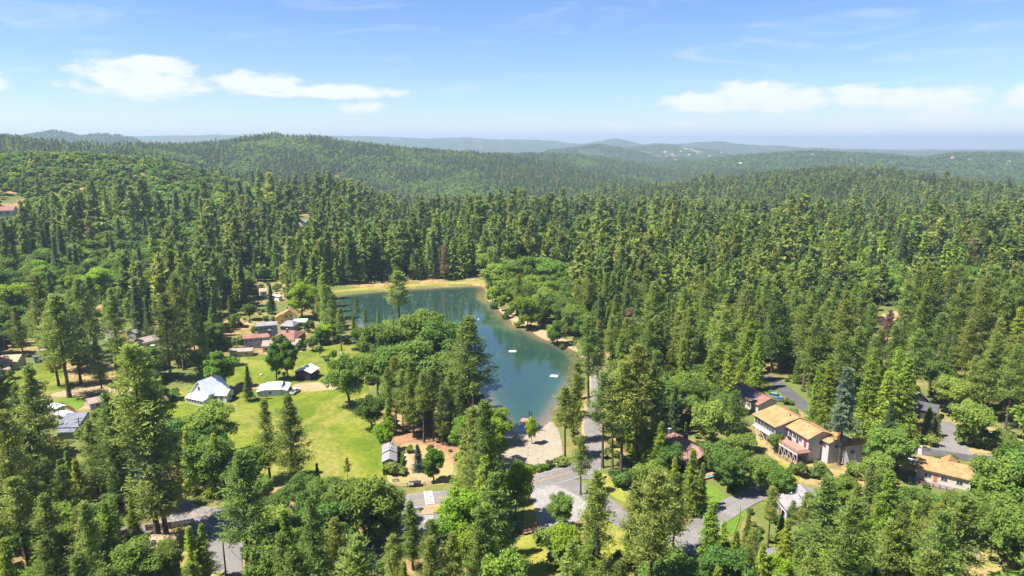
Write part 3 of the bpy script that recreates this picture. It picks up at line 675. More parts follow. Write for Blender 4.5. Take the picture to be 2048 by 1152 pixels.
def broadleaf(Ht, Rx, lod, seed, form='oak'):
    r = np.random.default_rng(seed); nb = {'oak': 34, 'tall': 30, 'round': 34, 'shrub': 7}[form]
    B = []; zc = Ht * (.62 if form in ('oak', 'round') else .56); rz = Ht - zc; zlow = Ht * {'oak': .28, 'tall': .05, 'round': .16, 'shrub': 0}[form]
    for k in range(nb):
        for _ in range(50):
            p = r.uniform(-1, 1, 3)
            if .3 < np.linalg.norm(p) < 1: break
        p = p / np.linalg.norm(p) * r.uniform(.4, .92)
        zz = zc + p[2] * (rz if p[2] > 0 else zc - zlow) * .95; wx = Rx * (1.0 if form != 'tall' else .95)
        B.append((p[0] * wx, p[1] * wx, zz, r.uniform(.15, .36) * Rx * (1.0 if form != 'shrub' else 1.7)))
    B.append((0, 0, zc + rz * .4, Rx * .4)); B.append((0, 0, zc - rz * .1, Rx * .4))
    B = np.array(B); nq = [10500, 900, 110][lod] if form != 'shrub' else [900, 160, 40][lod]
    sz = {'shrub': [.16, .36, .6]}.get(form, [.185, .6, 1.6])[lod] * (Ht / 14 if form != 'shrub' else Ht / 2.4) ** .6
    wgt = B[:, 3] ** 2; k = r.choice(len(B), nq, p=wgt / wgt.sum())
    d = unit(r.normal(size=(nq, 3))); d[:, 2] = np.where(r.random(nq) < .6, np.abs(d[:, 2]), d[:, 2])
    rad = B[k, 3] * r.uniform(.55, 1.18, nq) * (1 + .16 * np.sin(d[:, 0] * 7 + B[k, 0]) * np.sin(d[:, 1] * 8 + B[k, 1]))
    C = B[k, :3] + d * rad[:, None] * np.array((1, 1, .82)); C[:, 2] = np.maximum(C[:, 2], .12)
    nrm = unit(d * .75 + np.array((0, 0, .45)) + r.normal(size=C.shape) * .55); a = orth(nrm); b = np.cross(nrm, a); s = r.uniform(.65, 1.35, nq) * sz
    V, f = leaf_arrays(C, a, b, s * 1.0, s * 1.25)
    r0 = Ht * .026; n = [8, 5, 4][lod]; hz = zlow + (zc - zlow) * .35
    bend = r.normal(0, .05 * Ht, 2); zz = np.array([-.5, 0, hz * .5, hz]); pts = np.column_stack([bend[0] * (zz / max(hz, .1)) ** 2, bend[1] * (zz / max(hz, .1)) ** 2, zz])
    if form == 'shrub': pts = np.array([(0, 0, -.3), (0, 0, Ht * .3), (.1, 0, Ht * .5)]); tv, tf = tube_arrays(pts, [.07, .05, .03], 4); return V, f, tv, tf
    tv, tf = tube_arrays(pts, [r0 * 1.4, r0 * 1.15, r0 * .9, r0 * .8], n); TV, TF = [tv], [tf]; n0 = len(tv); top = pts[-1]
    for q in B[: [14, 5, 2][lod]]:
        e = q[:3].copy(); mid = (top + e) / 2 + np.array((0, 0, -.06 * Ht)) * r.uniform(-.3, 1)
        v2, f2 = tube_arrays([top * .98, mid, e], [r0 * .5, r0 * .32, r0 * .1], [5, 4, 3][lod]); TV.append(v2); TF.append(f2 + n0); n0 += len(v2)
    return V, f, np.concatenate(TV), np.concatenate(TF)

KINDS_ = {  # kind: (leaf material, bark, reference height, variants, maker)
    'pine': ('pine_needles', 'red_bark', 32.0, 6, lambda l, s: conifer('pine', 32.0, l, s)),
    'cedar': ('cedar_needles', 'bark', 26.0, 5, lambda l, s: conifer('cedar', 26.0, l, s)),
    'fir': ('fir_needles', 'bark', 26.0, 3, lambda l, s: conifer('fir', 26.0, l, s)),
    'spruce': ('spruce_needles', 'bark', 26.0, 2, lambda l, s: conifer('fir', 26.0, l, s)),
    'silver': ('silver_needles', 'bark', 26.0, 1, lambda l, s: conifer('silver', 26.0, l, s)),
    'dead': ('dead_needles', 'grey_bark', 28.0, 2, lambda l, s: conifer('pine', 28.0, l, s)),
    'oak': ('oak_leaves', 'grey_bark', 15.0, 5, lambda l, s: broadleaf(15.0, 6.6, l, s, 'oak')),
    'fresh': ('fresh_leaves', 'grey_bark', 15.0, 3, lambda l, s: broadleaf(15.0, 6.6, l, s + 3, 'oak')),
    'bright': ('bright_leaves', 'grey_bark', 15.0, 3, lambda l, s: broadleaf(15.0, 6.4, l, s, 'round')),
    'orchard': ('orchard_leaves', 'grey_bark', 15.0, 2, lambda l, s: broadleaf(15.0, 5.0, l, s, 'tall')),
    'shrub': ('shrub_leaves', 'grey_bark', 2.4, 3, lambda l, s: broadleaf(2.4, 1.7, l, s, 'shrub')),
}
REF = {k: v[2] for k, v in KINDS_.items()}
HALF = {'pine': .16, 'cedar': .165, 'fir': .17, 'spruce': .17, 'silver': .15, 'dead': .15, 'oak': .48, 'fresh': .48, 'bright': .46, 'orchard': .36, 'shrub': .9}
PARTS, WHOLE = {}, {}
def proto_parts(kind, var):
    if (kind, var) not in PARTS:
        lm, bm_, h_, nv, mk = KINDS_[kind]; V, f, tv, tf = mk(0, 100 + var * 7 + len(kind))
        a = fastmesh('crown', V, f); a.materials.append(M[lm]); b = fastmesh('trunk', tv, tf, True); b.materials.append(M[bm_]); PARTS[kind, var] = (a, b)
    return PARTS[kind, var]
def proto_whole(kind, lod):
    """collection of whole trees of a kind for the massed forest"""
    if (kind, lod) not in WHOLE:
        lm, bm_, h_, nv, mk = KINDS_[kind]; c = bpy.data.collections.new(kind + '_models'); nv = {0: 3, 1: 6, 2: 4}[lod] if kind in ('pine', 'cedar', 'fir', 'oak') else min(nv, 3)
        for k in range(nv):
            V, f, tv, tf = mk(lod, 300 + k * 5 + len(kind)); F = np.concatenate([f, tf + len(V)])
            me = fastmesh(f'{kind}_model', np.concatenate([V, tv]), F, False, np.r_[np.zeros(len(f), int), np.ones(len(tf), int)])
            me.materials.append(M[lm]); me.materials.append(M[bm_]); c.objects.link(bpy.data.objects.new(f'{kind}_model', me))
        WHOLE[kind, lod] = (c, nv)
    return WHOLE[kind, lod]
def forest(name, kind, lod, xyz, hts, label, wid=None):
    """many trees as one mass: instances of whole trees on points"""
    c, nv = proto_whole(kind, lod); n = len(xyz)
    if not n: return
    me = bpy.data.meshes.new(name); me.vertices.add(n); me.vertices.foreach_set('co', np.asarray(xyz, np.float32).ravel())
    s = np.asarray(hts) / REF[kind]; w = s * (rng.uniform(.75, 1.35, n) if wid is None else wid)
    for nm, ty, key, val in (('tree_scale', 'FLOAT_VECTOR', 'vector', np.column_stack([w, w, s])), ('tree_turn', 'FLOAT_VECTOR', 'vector', np.column_stack([rng.normal(0, .02, n), rng.normal(0, .02, n), rng.uniform(0, 6.28, n)])), ('tree_pick', 'INT', 'value', rng.integers(0, nv, n))):
        a_ = me.attributes.new(nm, ty, 'POINT'); a_.data.foreach_set(key, np.asarray(val, np.int32 if ty == 'INT' else np.float32).ravel())
    o = link(name, me, None, None, kind='stuff', label=label)
    t = bpy.data.node_groups.new(name, 'GeometryNodeTree'); t.interface.new_socket('Geometry', in_out='INPUT', socket_type='NodeSocketGeometry'); t.interface.new_socket('Geometry', in_out='OUTPUT', socket_type='NodeSocketGeometry')
    N = t.nodes.new; L = t.links.new; gi = N('NodeGroupInput'); go = N('NodeGroupOutput'); ip = N('GeometryNodeInstanceOnPoints'); ci = N('GeometryNodeCollectionInfo')
    ci.inputs['Collection'].default_value = c; ci.inputs['Separate Children'].default_value = True; ci.inputs['Reset Children'].default_value = True
    def na(nm, ty):
        q = N('GeometryNodeInputNamedAttribute'); q.data_type = ty; q.inputs['Name'].default_value = nm; return [x for x in q.outputs if x.enabled and x.name == 'Attribute'][0]
    ip.inputs['Pick Instance'].default_value = True
    L(gi.outputs[0], ip.inputs['Points']); L(ci.outputs[0], ip.inputs['Instance']); L(na('tree_pick', 'INT'), ip.inputs['Instance Index']); L(na('tree_turn', 'FLOAT_VECTOR'), ip.inputs['Rotation']); L(na('tree_scale', 'FLOAT_VECTOR'), ip.inputs['Scale'])
    L(ip.outputs[0], go.inputs[0]); md = o.modifiers.new('trees', 'NODES'); md.node_group = t
    return o

# hand-placed trees: (kind, column, row of the foot, row of the top, width factor)
HERO = []
def T(k, *rows):
    for q in rows: HERO.append((k, q[0], q[1], q[2], q[3] if len(q) > 3 else 1.0))
T('pine', (139, 795, 590, 1.4), (118, 772, 622, 1.2), (162, 768, 612, 1.2), (105, 745, 548), (175, 722, 555), (193, 705, 552), (47, 712, 612), (80, 695, 600, 1.1), (205, 787, 678, 1.1), (242, 745, 577, 1.05), (342, 760, 586, 1.2), (368, 740, 545), (278, 852, 686, 1.15), (312, 862, 702, 1.1),
  (653, 678, 570), (640, 655, 588), (683, 702, 615, 1.1), (667, 690, 600), (715, 655, 592, .8), (800, 668, 542, 1.5), (792, 850, 712, 1.1), (828, 875, 722, 1.2), (868, 882, 735, 1.1), (806, 868, 738), (848, 885, 745), (938, 866, 634, 1.35),
  (780, 860, 735), (885, 890, 770), (900, 875, 740), (1130, 918, 772, 1.2), (1155, 838, 725, 1.1), (1177, 814, 633, 1.1), (1146, 885, 745), (1205, 935, 742, 1.1), (1242, 942, 720, 1.1), (1272, 940, 690, 1.1), (1300, 928, 700), (1225, 938, 762), (1370, 800, 613, 1.1),
  (1466, 908, 780, 1.2), (1161, 990, 872, 1.15), (1186, 1140, 938, 1.25), (990, 1160, 945, 1.35), (966, 990, 880, 1.1), (1272, 1165, 965, 1.25), (1300, 1170, 975), (1322, 1165, 948, 1.3), (1346, 1110, 945, 1.1), (1535, 1096, 972, 1.0), (1637, 1180, 955, 1.5),
  (1825, 815, 658, 1.1), (1968, 840, 665, 1.25), (1900, 1190, 985, 1.5), (1860, 1175, 1010, 1.3), (540, 960, 797, 1.1), (589, 985, 790, 1.15), (696, 970, 915, .9), (692, 1178, 1048, 1.3), (826, 1140, 1002, 1.2), (868, 1195, 1040, 1.3), (790, 1190, 1065, 1.2), (905, 1200, 1065, 1.3),
  (497, 1175, 905, 1.25), (95, 985, 730, 1.15), (316, 1073, 690, 1.0), (333, 1076, 770, 1.2), (255, 1030, 780, 1.15), (200, 1010, 838, 1.2), (60, 960, 770), (20, 1080, 885, 1.3), (62, 1160, 955, 1.3), (115, 1180, 985, 1.3), (140, 1080, 930, 1.25), (10, 905, 745), (35, 860, 740), (178, 1180, 1010, 1.2),
  (225, 905, 800), (262, 925, 790), (300, 960, 770), (80, 1060, 860, 1.1), (1040, 645, 548), (1012, 600, 540), (1078, 660, 585), (1195, 760, 640), (1225, 770, 630), (1258, 790, 650), (1290, 800, 640), (1330, 790, 650), (1395, 780, 640), (1425, 760, 620), (1607, 775, 610, 1.1), (1560, 745, 610), (1700, 790, 640), (2010, 860, 690), (2040, 800, 650), (1925, 790, 640))
T('cedar', (385, 985, 862), (435, 995, 868, 1.1), (410, 975, 880), (273, 1075, 992, 1.2), (396, 1172, 1052, 1.2), (412, 1165, 1046, 1.2), (232, 1160, 1000), (928, 988, 880, 1.3), (1314, 955, 842, 1.2), (1370, 912, 845, .8), (1378, 1030, 900, 1.15), (1345, 1020, 915, 1.1), (1400, 1015, 925), (1414, 1175, 1003, 1.2), (1518, 1190, 1085, 1.2), (1565, 1150, 1035, 1.1), (1470, 1185, 1060, 1.2),
  (1486, 765, 612), (1512, 780, 660), (1625, 850, 730), (1648, 858, 720, 1.1), (1728, 880, 722, 1.3), (1762, 890, 742, 1.3), (1800, 885, 715, 1.3), (1785, 860, 700), (1780, 865, 770), (1850, 874, 812, 1.5), (1869, 874, 826, 1.5), (1285, 935, 800), (1260, 905, 790), (1440, 1150, 1040), (165, 1020, 915, 1.2), (150, 1000, 900), (730, 648, 612), (757, 655, 618), (708, 668, 628), (1680, 1185, 1075), (1790, 1190, 1060, 1.2), (1710, 1180, 1040), (1415, 830, 700), (1450, 830, 690))
T('fir', (497, 802, 731, 1.2), (280, 672, 556), (300, 675, 590), (545, 628, 568, 1.2), (1327, 845, 750, 1.2), (1345, 870, 770), (425, 905, 835), (1310, 870, 760), (638, 985, 925), (1558, 1090, 1020))
T('spruce', (838, 942, 889, 1.7))
T('silver', (1678, 930, 735, 1.15), (1985, 690, 580))
T('oak', (430, 925, 806, 1.1), (700, 812, 708, .9), (760, 745, 642), (800, 738, 648), (850, 722, 615, 1.1), (885, 770, 642, 1.1), (842, 800, 680), (900, 728, 640), (780, 695, 640), (722, 705, 655, .9), (820, 700, 635), (755, 790, 700), (790, 800, 690), (870, 745, 655), (667, 722, 700, .8), (625, 702, 672), (560, 700, 668), (745, 860, 790),
  (1060, 630, 570), (1085, 645, 575), (1112, 648, 585), (1137, 668, 590), (1150, 680, 605), (1115, 692, 640, .9), (1170, 690, 625), (1010, 605, 560), (1150, 640, 560),
  (322, 615, 557), (400, 665, 620), (1400, 850, 760), (1440, 860, 780), (1420, 900, 800), (1470, 968, 905), (1548, 906, 868, .6), (1435, 960, 880), (1455, 985, 905), (1520, 988, 912), (1770, 950, 853, 1.1), (1745, 985, 905), (1750, 1000, 930), (1690, 1010, 950), (1815, 1040, 972, .8), (1850, 1050, 980, .8), (1900, 1050, 985, .8), (1992, 1035, 908, 1.0), (2030, 1040, 900, 1.0), (2030, 990, 880), (2025, 1150, 1015, 1.1), (1940, 1080, 985), (1780, 1075, 985), (1985, 1090, 990),
  (745, 1092, 952, 1.1), (690, 1085, 968), (620, 1080, 980), (560, 1070, 985), (655, 1130, 1005), (590, 1150, 1030), (720, 1030, 955), (660, 1030, 950), (600, 1020, 950), (790, 1045, 975, .9), (540, 1120, 1010), (625, 1185, 1065), (545, 1190, 1070), (770, 1090, 1010), (290, 1175, 1080, 1.2), (345, 1165, 1088, .9), (1122, 1060, 985, .8), (1560, 1010, 930, .8), (1935, 890, 800), (1900, 830, 750), (1870, 800, 720), (1880, 780, 740), (1330, 960, 885), (400, 745, 700), (380, 705, 650), (355, 725, 680), (420, 700, 640), (252, 762, 728), (300, 742, 708), (330, 750, 718), (430, 680, 640), (640, 715, 690, .7), (270, 640, 590), (150, 650, 600), (30, 690, 640), (470, 655, 625), (500, 640, 605), (618, 665, 640), (635, 640, 615))
T('bright', (1064, 888, 836, .55), (604, 636, 567, 1.0), (53, 640, 562, 1.2), (200, 602, 537, 1.2), (165, 598, 545, 1.1), (85, 605, 560), (984, 935, 828, .95), (935, 1095, 975, 1.0), (915, 1125, 1030), (945, 1140, 1050), (985, 605, 572, .8), (1004, 622, 588, .8), (1024, 632, 603, .8), (1054, 662, 590, .8), (1130, 1130, 1052), (1030, 1040, 925, .7), (1105, 690, 650, .8), (770, 905, 845, .8), (1460, 1160, 1085), (1540, 1180, 1110), (210, 860, 830), (300, 620, 585))
T('orchard', (444, 780, 702, 1.3), (553, 760, 686, .8), (577, 759, 681, .9), (868, 965, 886, .8), (640, 690, 650), (600, 700, 680), (465, 660, 640))
T('fresh', (995, 590, 528, 1.1), (1020, 588, 520, 1.1), (1050, 586, 516, 1.2), (1085, 584, 514, 1.2), (1118, 590, 522, 1.1), (1065, 612, 552, 1.1), (1035, 608, 556), (1100, 622, 560, 1.1), (1130, 640, 575), (315, 625, 560), (400, 600, 545), (620, 520, 475), (1190, 620, 560), (1480, 640, 580), (1780, 600, 548))
T('dead', (1128, 560, 470), (645, 560, 480), (1255, 700, 618), (1770, 720, 620), (890, 560, 490))
T('cedar', (1490, 1130, 1030), (1590, 1180, 1080), (1715, 1120, 1015), (1665, 1100, 1000), (1820, 1120, 1000), (1770, 1120, 1020), (1945, 1060, 960, .9), (1870, 1090, 1000), (2040, 1090, 985))
T('pine', (1745, 1125, 985, 1.1), (1832, 1125, 990, 1.1), (1885, 1120, 1000, 1.0), (1700, 1110, 968, 1.1), (1765, 1190, 1040, 1.2), (1605, 1120, 985, 1.2), (1578, 1092, 1002, 1.0), (1740, 1060, 950, 1.0), (1980, 1120, 1000, 1.1), (1500, 1170, 1060))
T('shrub', (787, 950, 930, 1.5), (1862, 890, 868), (1945, 890, 855), (1965, 893, 858), (1990, 895, 862), (1925, 870, 850), (2010, 885, 860), (1110, 1120, 1065), (1090, 1090, 1060), (1075, 942, 930), (1062, 944, 932), (1088, 940, 929), (1050, 946, 934), (655, 722, 712), (690, 738, 726), (1540, 945, 920), (1600, 950, 925), (1640, 955, 930), (1700, 950, 925), (1560, 900, 870), (820, 905, 893), (860, 900, 890), (1235, 965, 940), (1250, 975, 950), (1270, 970, 940), (480, 690, 672), (450, 700, 680), (350, 800, 780), (1148, 1125, 1085), (985, 618, 603), (1012, 637, 622), (1040, 654, 640), (1125, 698, 686), (1060, 660, 648))

# parts of the photograph where no unlisted tree may stand in the way
CLEAR = [
    [(662, 582), (780, 572), (968, 560), (972, 600), (1030, 640), (1065, 655), (1100, 660), (1150, 700), (1140, 745), (1105, 840), (1040, 872), (1000, 820), (985, 770), (960, 640), (905, 640), (900, 620), (830, 600), (770, 640), (690, 645), (665, 600)],
    [(1030, 835), (1105, 830), (1128, 915), (1045, 950)],
    [(440, 715), (470, 708), (600, 700), (650, 690), (725, 690), (728, 720), (680, 740), (690, 800), (755, 850), (765, 890), (772, 950), (700, 925), (640, 960), (610, 930), (520, 900), (480, 815), (330, 832), (350, 760), (410, 735)],
    [(455, 640), (510, 612), (600, 608), (640, 640), (620, 715), (450, 715)], [(515, 568), (560, 568), (560, 595), (515, 595)],
    [(755, 880), (820, 880), (905, 925), (910, 1060), (870, 1080), (845, 1030), (810, 1000), (800, 970), (765, 950)], [(730, 1085), (790, 1085), (780, 1140), (730, 1140)],
    [(1040, 935), (1140, 925), (1155, 990), (1258, 1000), (1250, 1050), (1180, 1040), (1085, 1075), (1040, 1070)], [(1035, 1060), (1080, 1060), (1125, 1152), (1035, 1152)], [(1200, 940), (1260, 980), (1255, 1010), (1205, 980)],
    [(1500, 800), (1560, 800), (1725, 868), (1725, 940), (1560, 980), (1500, 900)], [(1448, 755), (1500, 755), (1605, 815), (1500, 805)], [(1322, 852), (1430, 860), (1430, 960), (1322, 935)], [(1812, 885), (1990, 890), (1950, 985), (1795, 975)], [(1808, 755), (1900, 790), (1950, 905), (1812, 890)],
    [(160, 755), (252, 755), (252, 820), (160, 815)], [(90, 785), (180, 800), (180, 875), (120, 870), (90, 830)], [(185, 645), (335, 655), (335, 697), (185, 690)], [(0, 690), (100, 690), (160, 800), (0, 795)],
    [(370, 1005), (480, 1000), (480, 1100), (425, 1120), (390, 1055), (230, 1075), (240, 1050)], [(275, 940), (300, 940), (340, 1010), (310, 1020)], [(1355, 1060), (1440, 1005), (1520, 960), (1600, 955), (1600, 1015), (1560, 1060), (1480, 1075), (1390, 1120), (1355, 1110)],
    [(1925, 1085), (2048, 1085), (2048, 1152), (1925, 1152)], [(1168, 815), (1188, 725), (1208, 725), (1205, 800), (1200, 940), (1162, 940)], [(1755, 612), (1800, 612), (1800, 645), (1755, 645)], [(0, 402), (36, 402), (36, 432), (0, 432)], [(595, 430), (618, 430), (618, 450), (595, 450)],
    [(265, 1055), (440, 1055), (440, 1115), (265, 1115)], [(1395, 930), (1460, 960), (1460, 1010), (1400, 1035)],
]

CLEAR_NEAR = [([(20, 560), (92, 560), (92, 612), (20, 612)], 450), ([(150, 537), (232, 537), (236, 585), (150, 590)], 485), ([(975, 520), (1135, 515), (1140, 570), (975, 580)], 446), ([(585, 566), (622, 566), (622, 600), (585, 600)], 398)]

# ------------------------------------------------------------------ houses
HOUSES = []   # footprints (x, y, radius) trees keep off
def n2(v): v = np.array(v[:2], float); return v / (np.linalg.norm(v) + 1e-9)
class Wing:
    """gabled or hipped block: ridge from A to B; the far side lies to the left of A->B, the near side to the right"""
    def __init__(s, root, A, B, far, near, zr, zf, zn, roof, wall, z0=-1.2, og=.45, oe=.5, th=.2, hip=0.0, walls=True, rooflabel=None, name='roof'):
        s.root = root; o = np.array(root.location); s.A = np.array(A[:2]) - o[:2]; s.B = np.array(B[:2]) - o[:2]
        s.u = n2(s.B - s.A); s.v = np.array((-s.u[1], s.u[0])); s.L = np.linalg.norm(s.B - s.A); s.far, s.near, s.zr, s.zf, s.zn, s.og, s.oe, s.z0 = far, near, zr, zf, zn, og, oe, z0
        P = lambda e, w, z: (*(e + s.v * w), z)
        hA, hB = s.A + s.u * hip, s.B - s.u * hip; V = []
        for e, he in ((s.A, hA), (s.B, hB)):
            V += [P(e, -near, zn), P(he, 0, zr), P(e, far, zf), P(e, far, zf - th), P(he, 0, zr - th), P(e, -near, zn - th)]
        F = [(0, 1, 7, 6), (1, 2, 8, 7), (2, 3, 9, 8), (3, 4, 10, 9), (4, 5, 11, 10), (5, 0, 6, 11)]
        F += [(0, 5, 4, 1), (1, 4, 3, 2), (6, 7, 10, 11), (7, 8, 9, 10)] if not hip else [(0, 2, 1), (3, 5, 4), (0, 5, 3, 2), (6, 7, 8), (9, 10, 11), (6, 8, 9, 11)]
        m = MB(); m.add(V, F); s.roof = m.build(name, roof, root)
        b = s.roof.data; fix(b)
        if rooflabel: s.roof['label'] = rooflabel
        s.wa, s.wb = s.A + s.u * og, s.B - s.u * og; s.nw, s.fw = near - oe, far - oe
        s.zne = zn + (zr - zn) * oe / near - th - .01; s.zfe = zf + (zr - zf) * oe / far - th - .01; zrr = zr - th - .01
        if walls:
            if hip: s.zne = s.zfe = min(zn, zf) - .02; zrr = s.zne
            V = []
            for e in (s.wa, s.wb): V += [P(e, -s.nw, z0), P(e, -s.nw, s.zne), P(e, 0, zrr), P(e, s.fw, s.zfe), P(e, s.fw, z0)]
            m = MB(); m.add(V, [(0, 1, 2, 3, 4), (9, 8, 7, 6, 5), (0, 5, 6, 1), (3, 8, 9, 4), (1, 6, 7, 2), (2, 7, 8, 3), (0, 4, 9, 5)]); s.wall = m.build('wall', wall, root); fix(s.wall.data)
        c = (s.A + s.B) / 2 + o[:2]; HOUSES.append((c[0], c[1], max(near, far) + 2.5))
        for e in (s.A, s.B): HOUSES.append((e[0] + o[0], e[1] + o[1], max(near, far) * .7 + 2))
    def face(s, side, t):
        """point on a wall and its outward direction; t along the wall"""
        if side == 'near': return s.wa + (s.wb - s.wa) * t - s.v * s.nw, -s.v
        if side == 'far': return s.wa + (s.wb - s.wa) * t + s.v * s.fw, s.v
        e, d = (s.wa, -s.u) if side == 'A' else (s.wb, s.u)
        return e + s.v * (-s.nw + (s.nw + s.fw) * t), d
    def window(s, side, t, z, w=1.3, h=1.1, frame='white_paint', name='window'):
        p, d = s.face(side, t); return opening(s.root, p, d, z, w, h, frame, name)
    def door(s, side, t, z, w=1.0, h=2.1, m='red_door', name='door'):
        p, d = s.face(side, t); r = np.array((-d[1], d[0])); mb = MB(); mb.box((*(p + d * .03), z + h / 2), r, d, w, .1, h); o = mb.build(name, m, s.root)
        k = MB(); k.box((*(p + d * .11 + r * w * .36), z + h * .48), r, d, .12, .06, .12); k.build('handle', 'steel', o); return o
    def on_roof(s, side, t, q):
        """point on the roof: t along, q from ridge (0) to eave (1)"""
        w, ze, sg = (s.near, s.zn, -1) if side == 'near' else (s.far, s.zf, 1)
        return np.array((*(s.A + (s.B - s.A) * t + s.v * sg * w * q), s.zr + (ze - s.zr) * q))
def fix(me):
    import bmesh
    b = bmesh.new(); b.from_mesh(me); bmesh.ops.recalc_face_normals(b, faces=b.faces); b.to_mesh(me); b.free()
def opening(root, p, d, z, w, h, frame='white_paint', name='window'):
    r = np.array((-d[1], d[0])); m = MB(); m.box((*(p + d * .03), z + h / 2), r, d, w + .24, .12, h + .24); f = m.build(name, frame, root)
    g = MB()
    n = 2 if w > 1.0 else 1
    for k in range(n):
        c = p + r * ((k + .5) / n - .5) * w + d * .05; g.box((*c, z + h / 2), r, d, w / n - .07, .12, h)
    g.build('pane', 'window_glass', f); return f
def lean(root, p, q, d, depth, zhi, zlo, roof, wall, z0=-1.0, ov=.35, th=.14):
    """lean-to against a wall line p-q (local xy), sloping down along d"""
    p, q, d = (np.array(a, float)[:2] for a in (p, q, d)); u = n2(q - p); a, b = p - u * ov, q + u * ov; e = d * (depth + ov)
    V = [(*a, zhi), (*b, zhi), (*(b + e), zlo), (*(a + e), zlo)]; V += [(x, y, z - th) for x, y, z in V]
    m = MB(); m.add(V, [(0, 1, 2, 3), (7, 6, 5, 4), (0, 4, 5, 1), (1, 5, 6, 2), (2, 6, 7, 3), (3, 7, 4, 0)]); o = m.build('roof', roof, root); fix(o.data)
    zl = zlo + (zhi - zlo) * ov / (depth + ov) - th - .02; V = [(*p, z0), (*q, z0), (*(q + d * depth), z0), (*(p + d * depth), z0), (*p, zhi - th - .02), (*q, zhi - th - .02), (*(q + d * depth), zl), (*(p + d * depth), zl)]
    m = MB(); m.add(V, [(3, 2, 1, 0), (4, 5, 6, 7), (0, 1, 5, 4), (1, 2, 6, 5), (2, 3, 7, 6), (3, 0, 4, 7)]); w = m.build('wall', wall, root); fix(w.data); return o
def chimney(root, xy, z0, z1, m='brick_red', s=.9, u=(1, 0)):
    u = n2(u); v = (-u[1], u[0]); mb = MB(); mb.box((*xy, (z0 + z1) / 2), u, v, s, s, z1 - z0); c = mb.build('chimney', m, root)
    k = MB(); k.box((*xy, z1 + .06), u, v, s + .2, s + .2, .14); k.build('cap', 'grey_wall', c); return c
def vent(root, p, m='steel'):
    mb = MB(); mb.tube([(p[0], p[1], p[2] - .2), (p[0], p[1], p[2] + .55)], [.14, .14], 8); mb.tube([(p[0], p[1], p[2] + .5), (p[0], p[1], p[2] + .75)], [.24, .08], 8); return mb.build('roof_vent', m, root)
def base(px, py): return at(px, py)
def house(name, label, px, py, cat='house', group=None):
    return thing(name, label, cat, at(px, py), group)
def up(root, px, py, z): return atp(px, py, root.location.z + z)[:2]
def loc(root, p): return np.array(p[:2]) - np.array(root.location[:2])
def quick(name, label, a, b, zr, near, far, ze, roof, wall, wins=(), hip=0.0, cat='house', **kw):
    """simple house whose ridge is seen from pixel a to pixel b at height zr"""
    g = at((a[0] + b[0]) / 2, (a[1] + b[1]) / 2 + 12); r = thing(name, label, cat, g); w = Wing(r, up(r, *a, zr), up(r, *b, zr), far, near, zr, ze, ze, roof, wall, hip=hip, **kw)
    for side, t, z, ww, hh in wins: w.window(side, t, z, ww, hh)
    return r, w

def farmhouse():
    r = house('farmhouse', 'white gabled farmhouse with pale metal roof at the meadow edge', 400, 812)
    A = up(r, 395, 763, 8.6); d = n2((.42, .9)); B = A + d * 10.5
    w = Wing(r, A, B, 4.9, 4.9, 8.6, 3.6, 3.6, 'roof_white', 'white_paint', oe=.35, og=.35, name='roof')
    w.window('A', .5, 4.9, 1.0, 1.5); w.window('near', .35, 1.2, 1.0, 1.3); w.window('near', .7, 1.2, 1.0, 1.3)
    p, n = w.face('A', 0); q, _ = w.face('A', 1)
    lean(r, p, q, n, 2.6, 2.95, 2.2, 'roof_white', 'white_paint')
    e = n * 2.6
    for t in (.12, .28, .44, .60, .76, .9): opening(r, p + (q - p) * t + e, n, .75, 1.05, .95)
    p2, n2_ = w.face('far', .02); q2, _ = w.face('far', .5); lean(r, p2, q2, n2_, 1.7, 3.0, 2.4, 'roof_white', 'white_paint')
    # right-hand addition
    C = up(r, 421, 776, 4.6); w2 = Wing(r, C, C + n2((.98, -.12)) * 8.2, 3.0, 3.2, 4.6, 3.0, 3.0, 'roof_white', 'white_paint', oe=.3, og=.3)
    w2.window('near', .42, 1.1, 1.3, 1.2); w2.window('near', .72, 1.1, 1.3, 1.2); w2.window('B', .5, 1.1, 1.0, 1.2)
    chimney(r, loc(r, A + d * 7), 7.0, 9.6, 'brick_red', .6, d)
farmhouse()

def white_garage():
    r = house('garage', 'long low white garage with metal roof beside the pickup', 548, 792, 'garage')
    A = up(r, 534, 764, 4.4); B = up(r, 566, 762.5, 4.4); w = Wing(r, A, B, 3.5, 5.2, 4.4, 3.2, 2.9, 'roof_white', 'white_paint', oe=.25, og=.25)
    p, n = w.face('B', 0); q, _ = w.face('B', 1); lean(r, p, q, n, 2.4, 3.0, 2.3, 'roof_white', 'cream_wall')
    p, n = w.face('A', 0); q, _ = w.face('A', 1); lean(r, p, q, n, 3.2, 3.0, 2.3, 'roof_white', 'white_paint')
    w.window('near', .3, 1.2, 1.0, .8)
white_garage()
def barn():
    r = house('shed', 'dark open-fronted shed with white metal roof in the meadow', 605, 752, 'shed'); A = up(r, 604, 738, 5.2); d = n2((.22, 1)); w = Wing(r, A, A + d * 7.5, 4.1, 4.1, 5.2, 3.6, 3.6, 'roof_white', 'purple_dark', oe=.5, og=.4)
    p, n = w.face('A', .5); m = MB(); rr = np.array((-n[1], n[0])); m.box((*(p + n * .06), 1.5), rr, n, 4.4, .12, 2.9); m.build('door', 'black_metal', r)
    for t in (.08, .92):
        p, n = w.face('A', t); m = MB(); m.box((*(p + n * .1), 1.2), rr, n, .2, .2, 4.0); m.build('post', 'dark_wood', r)
barn()
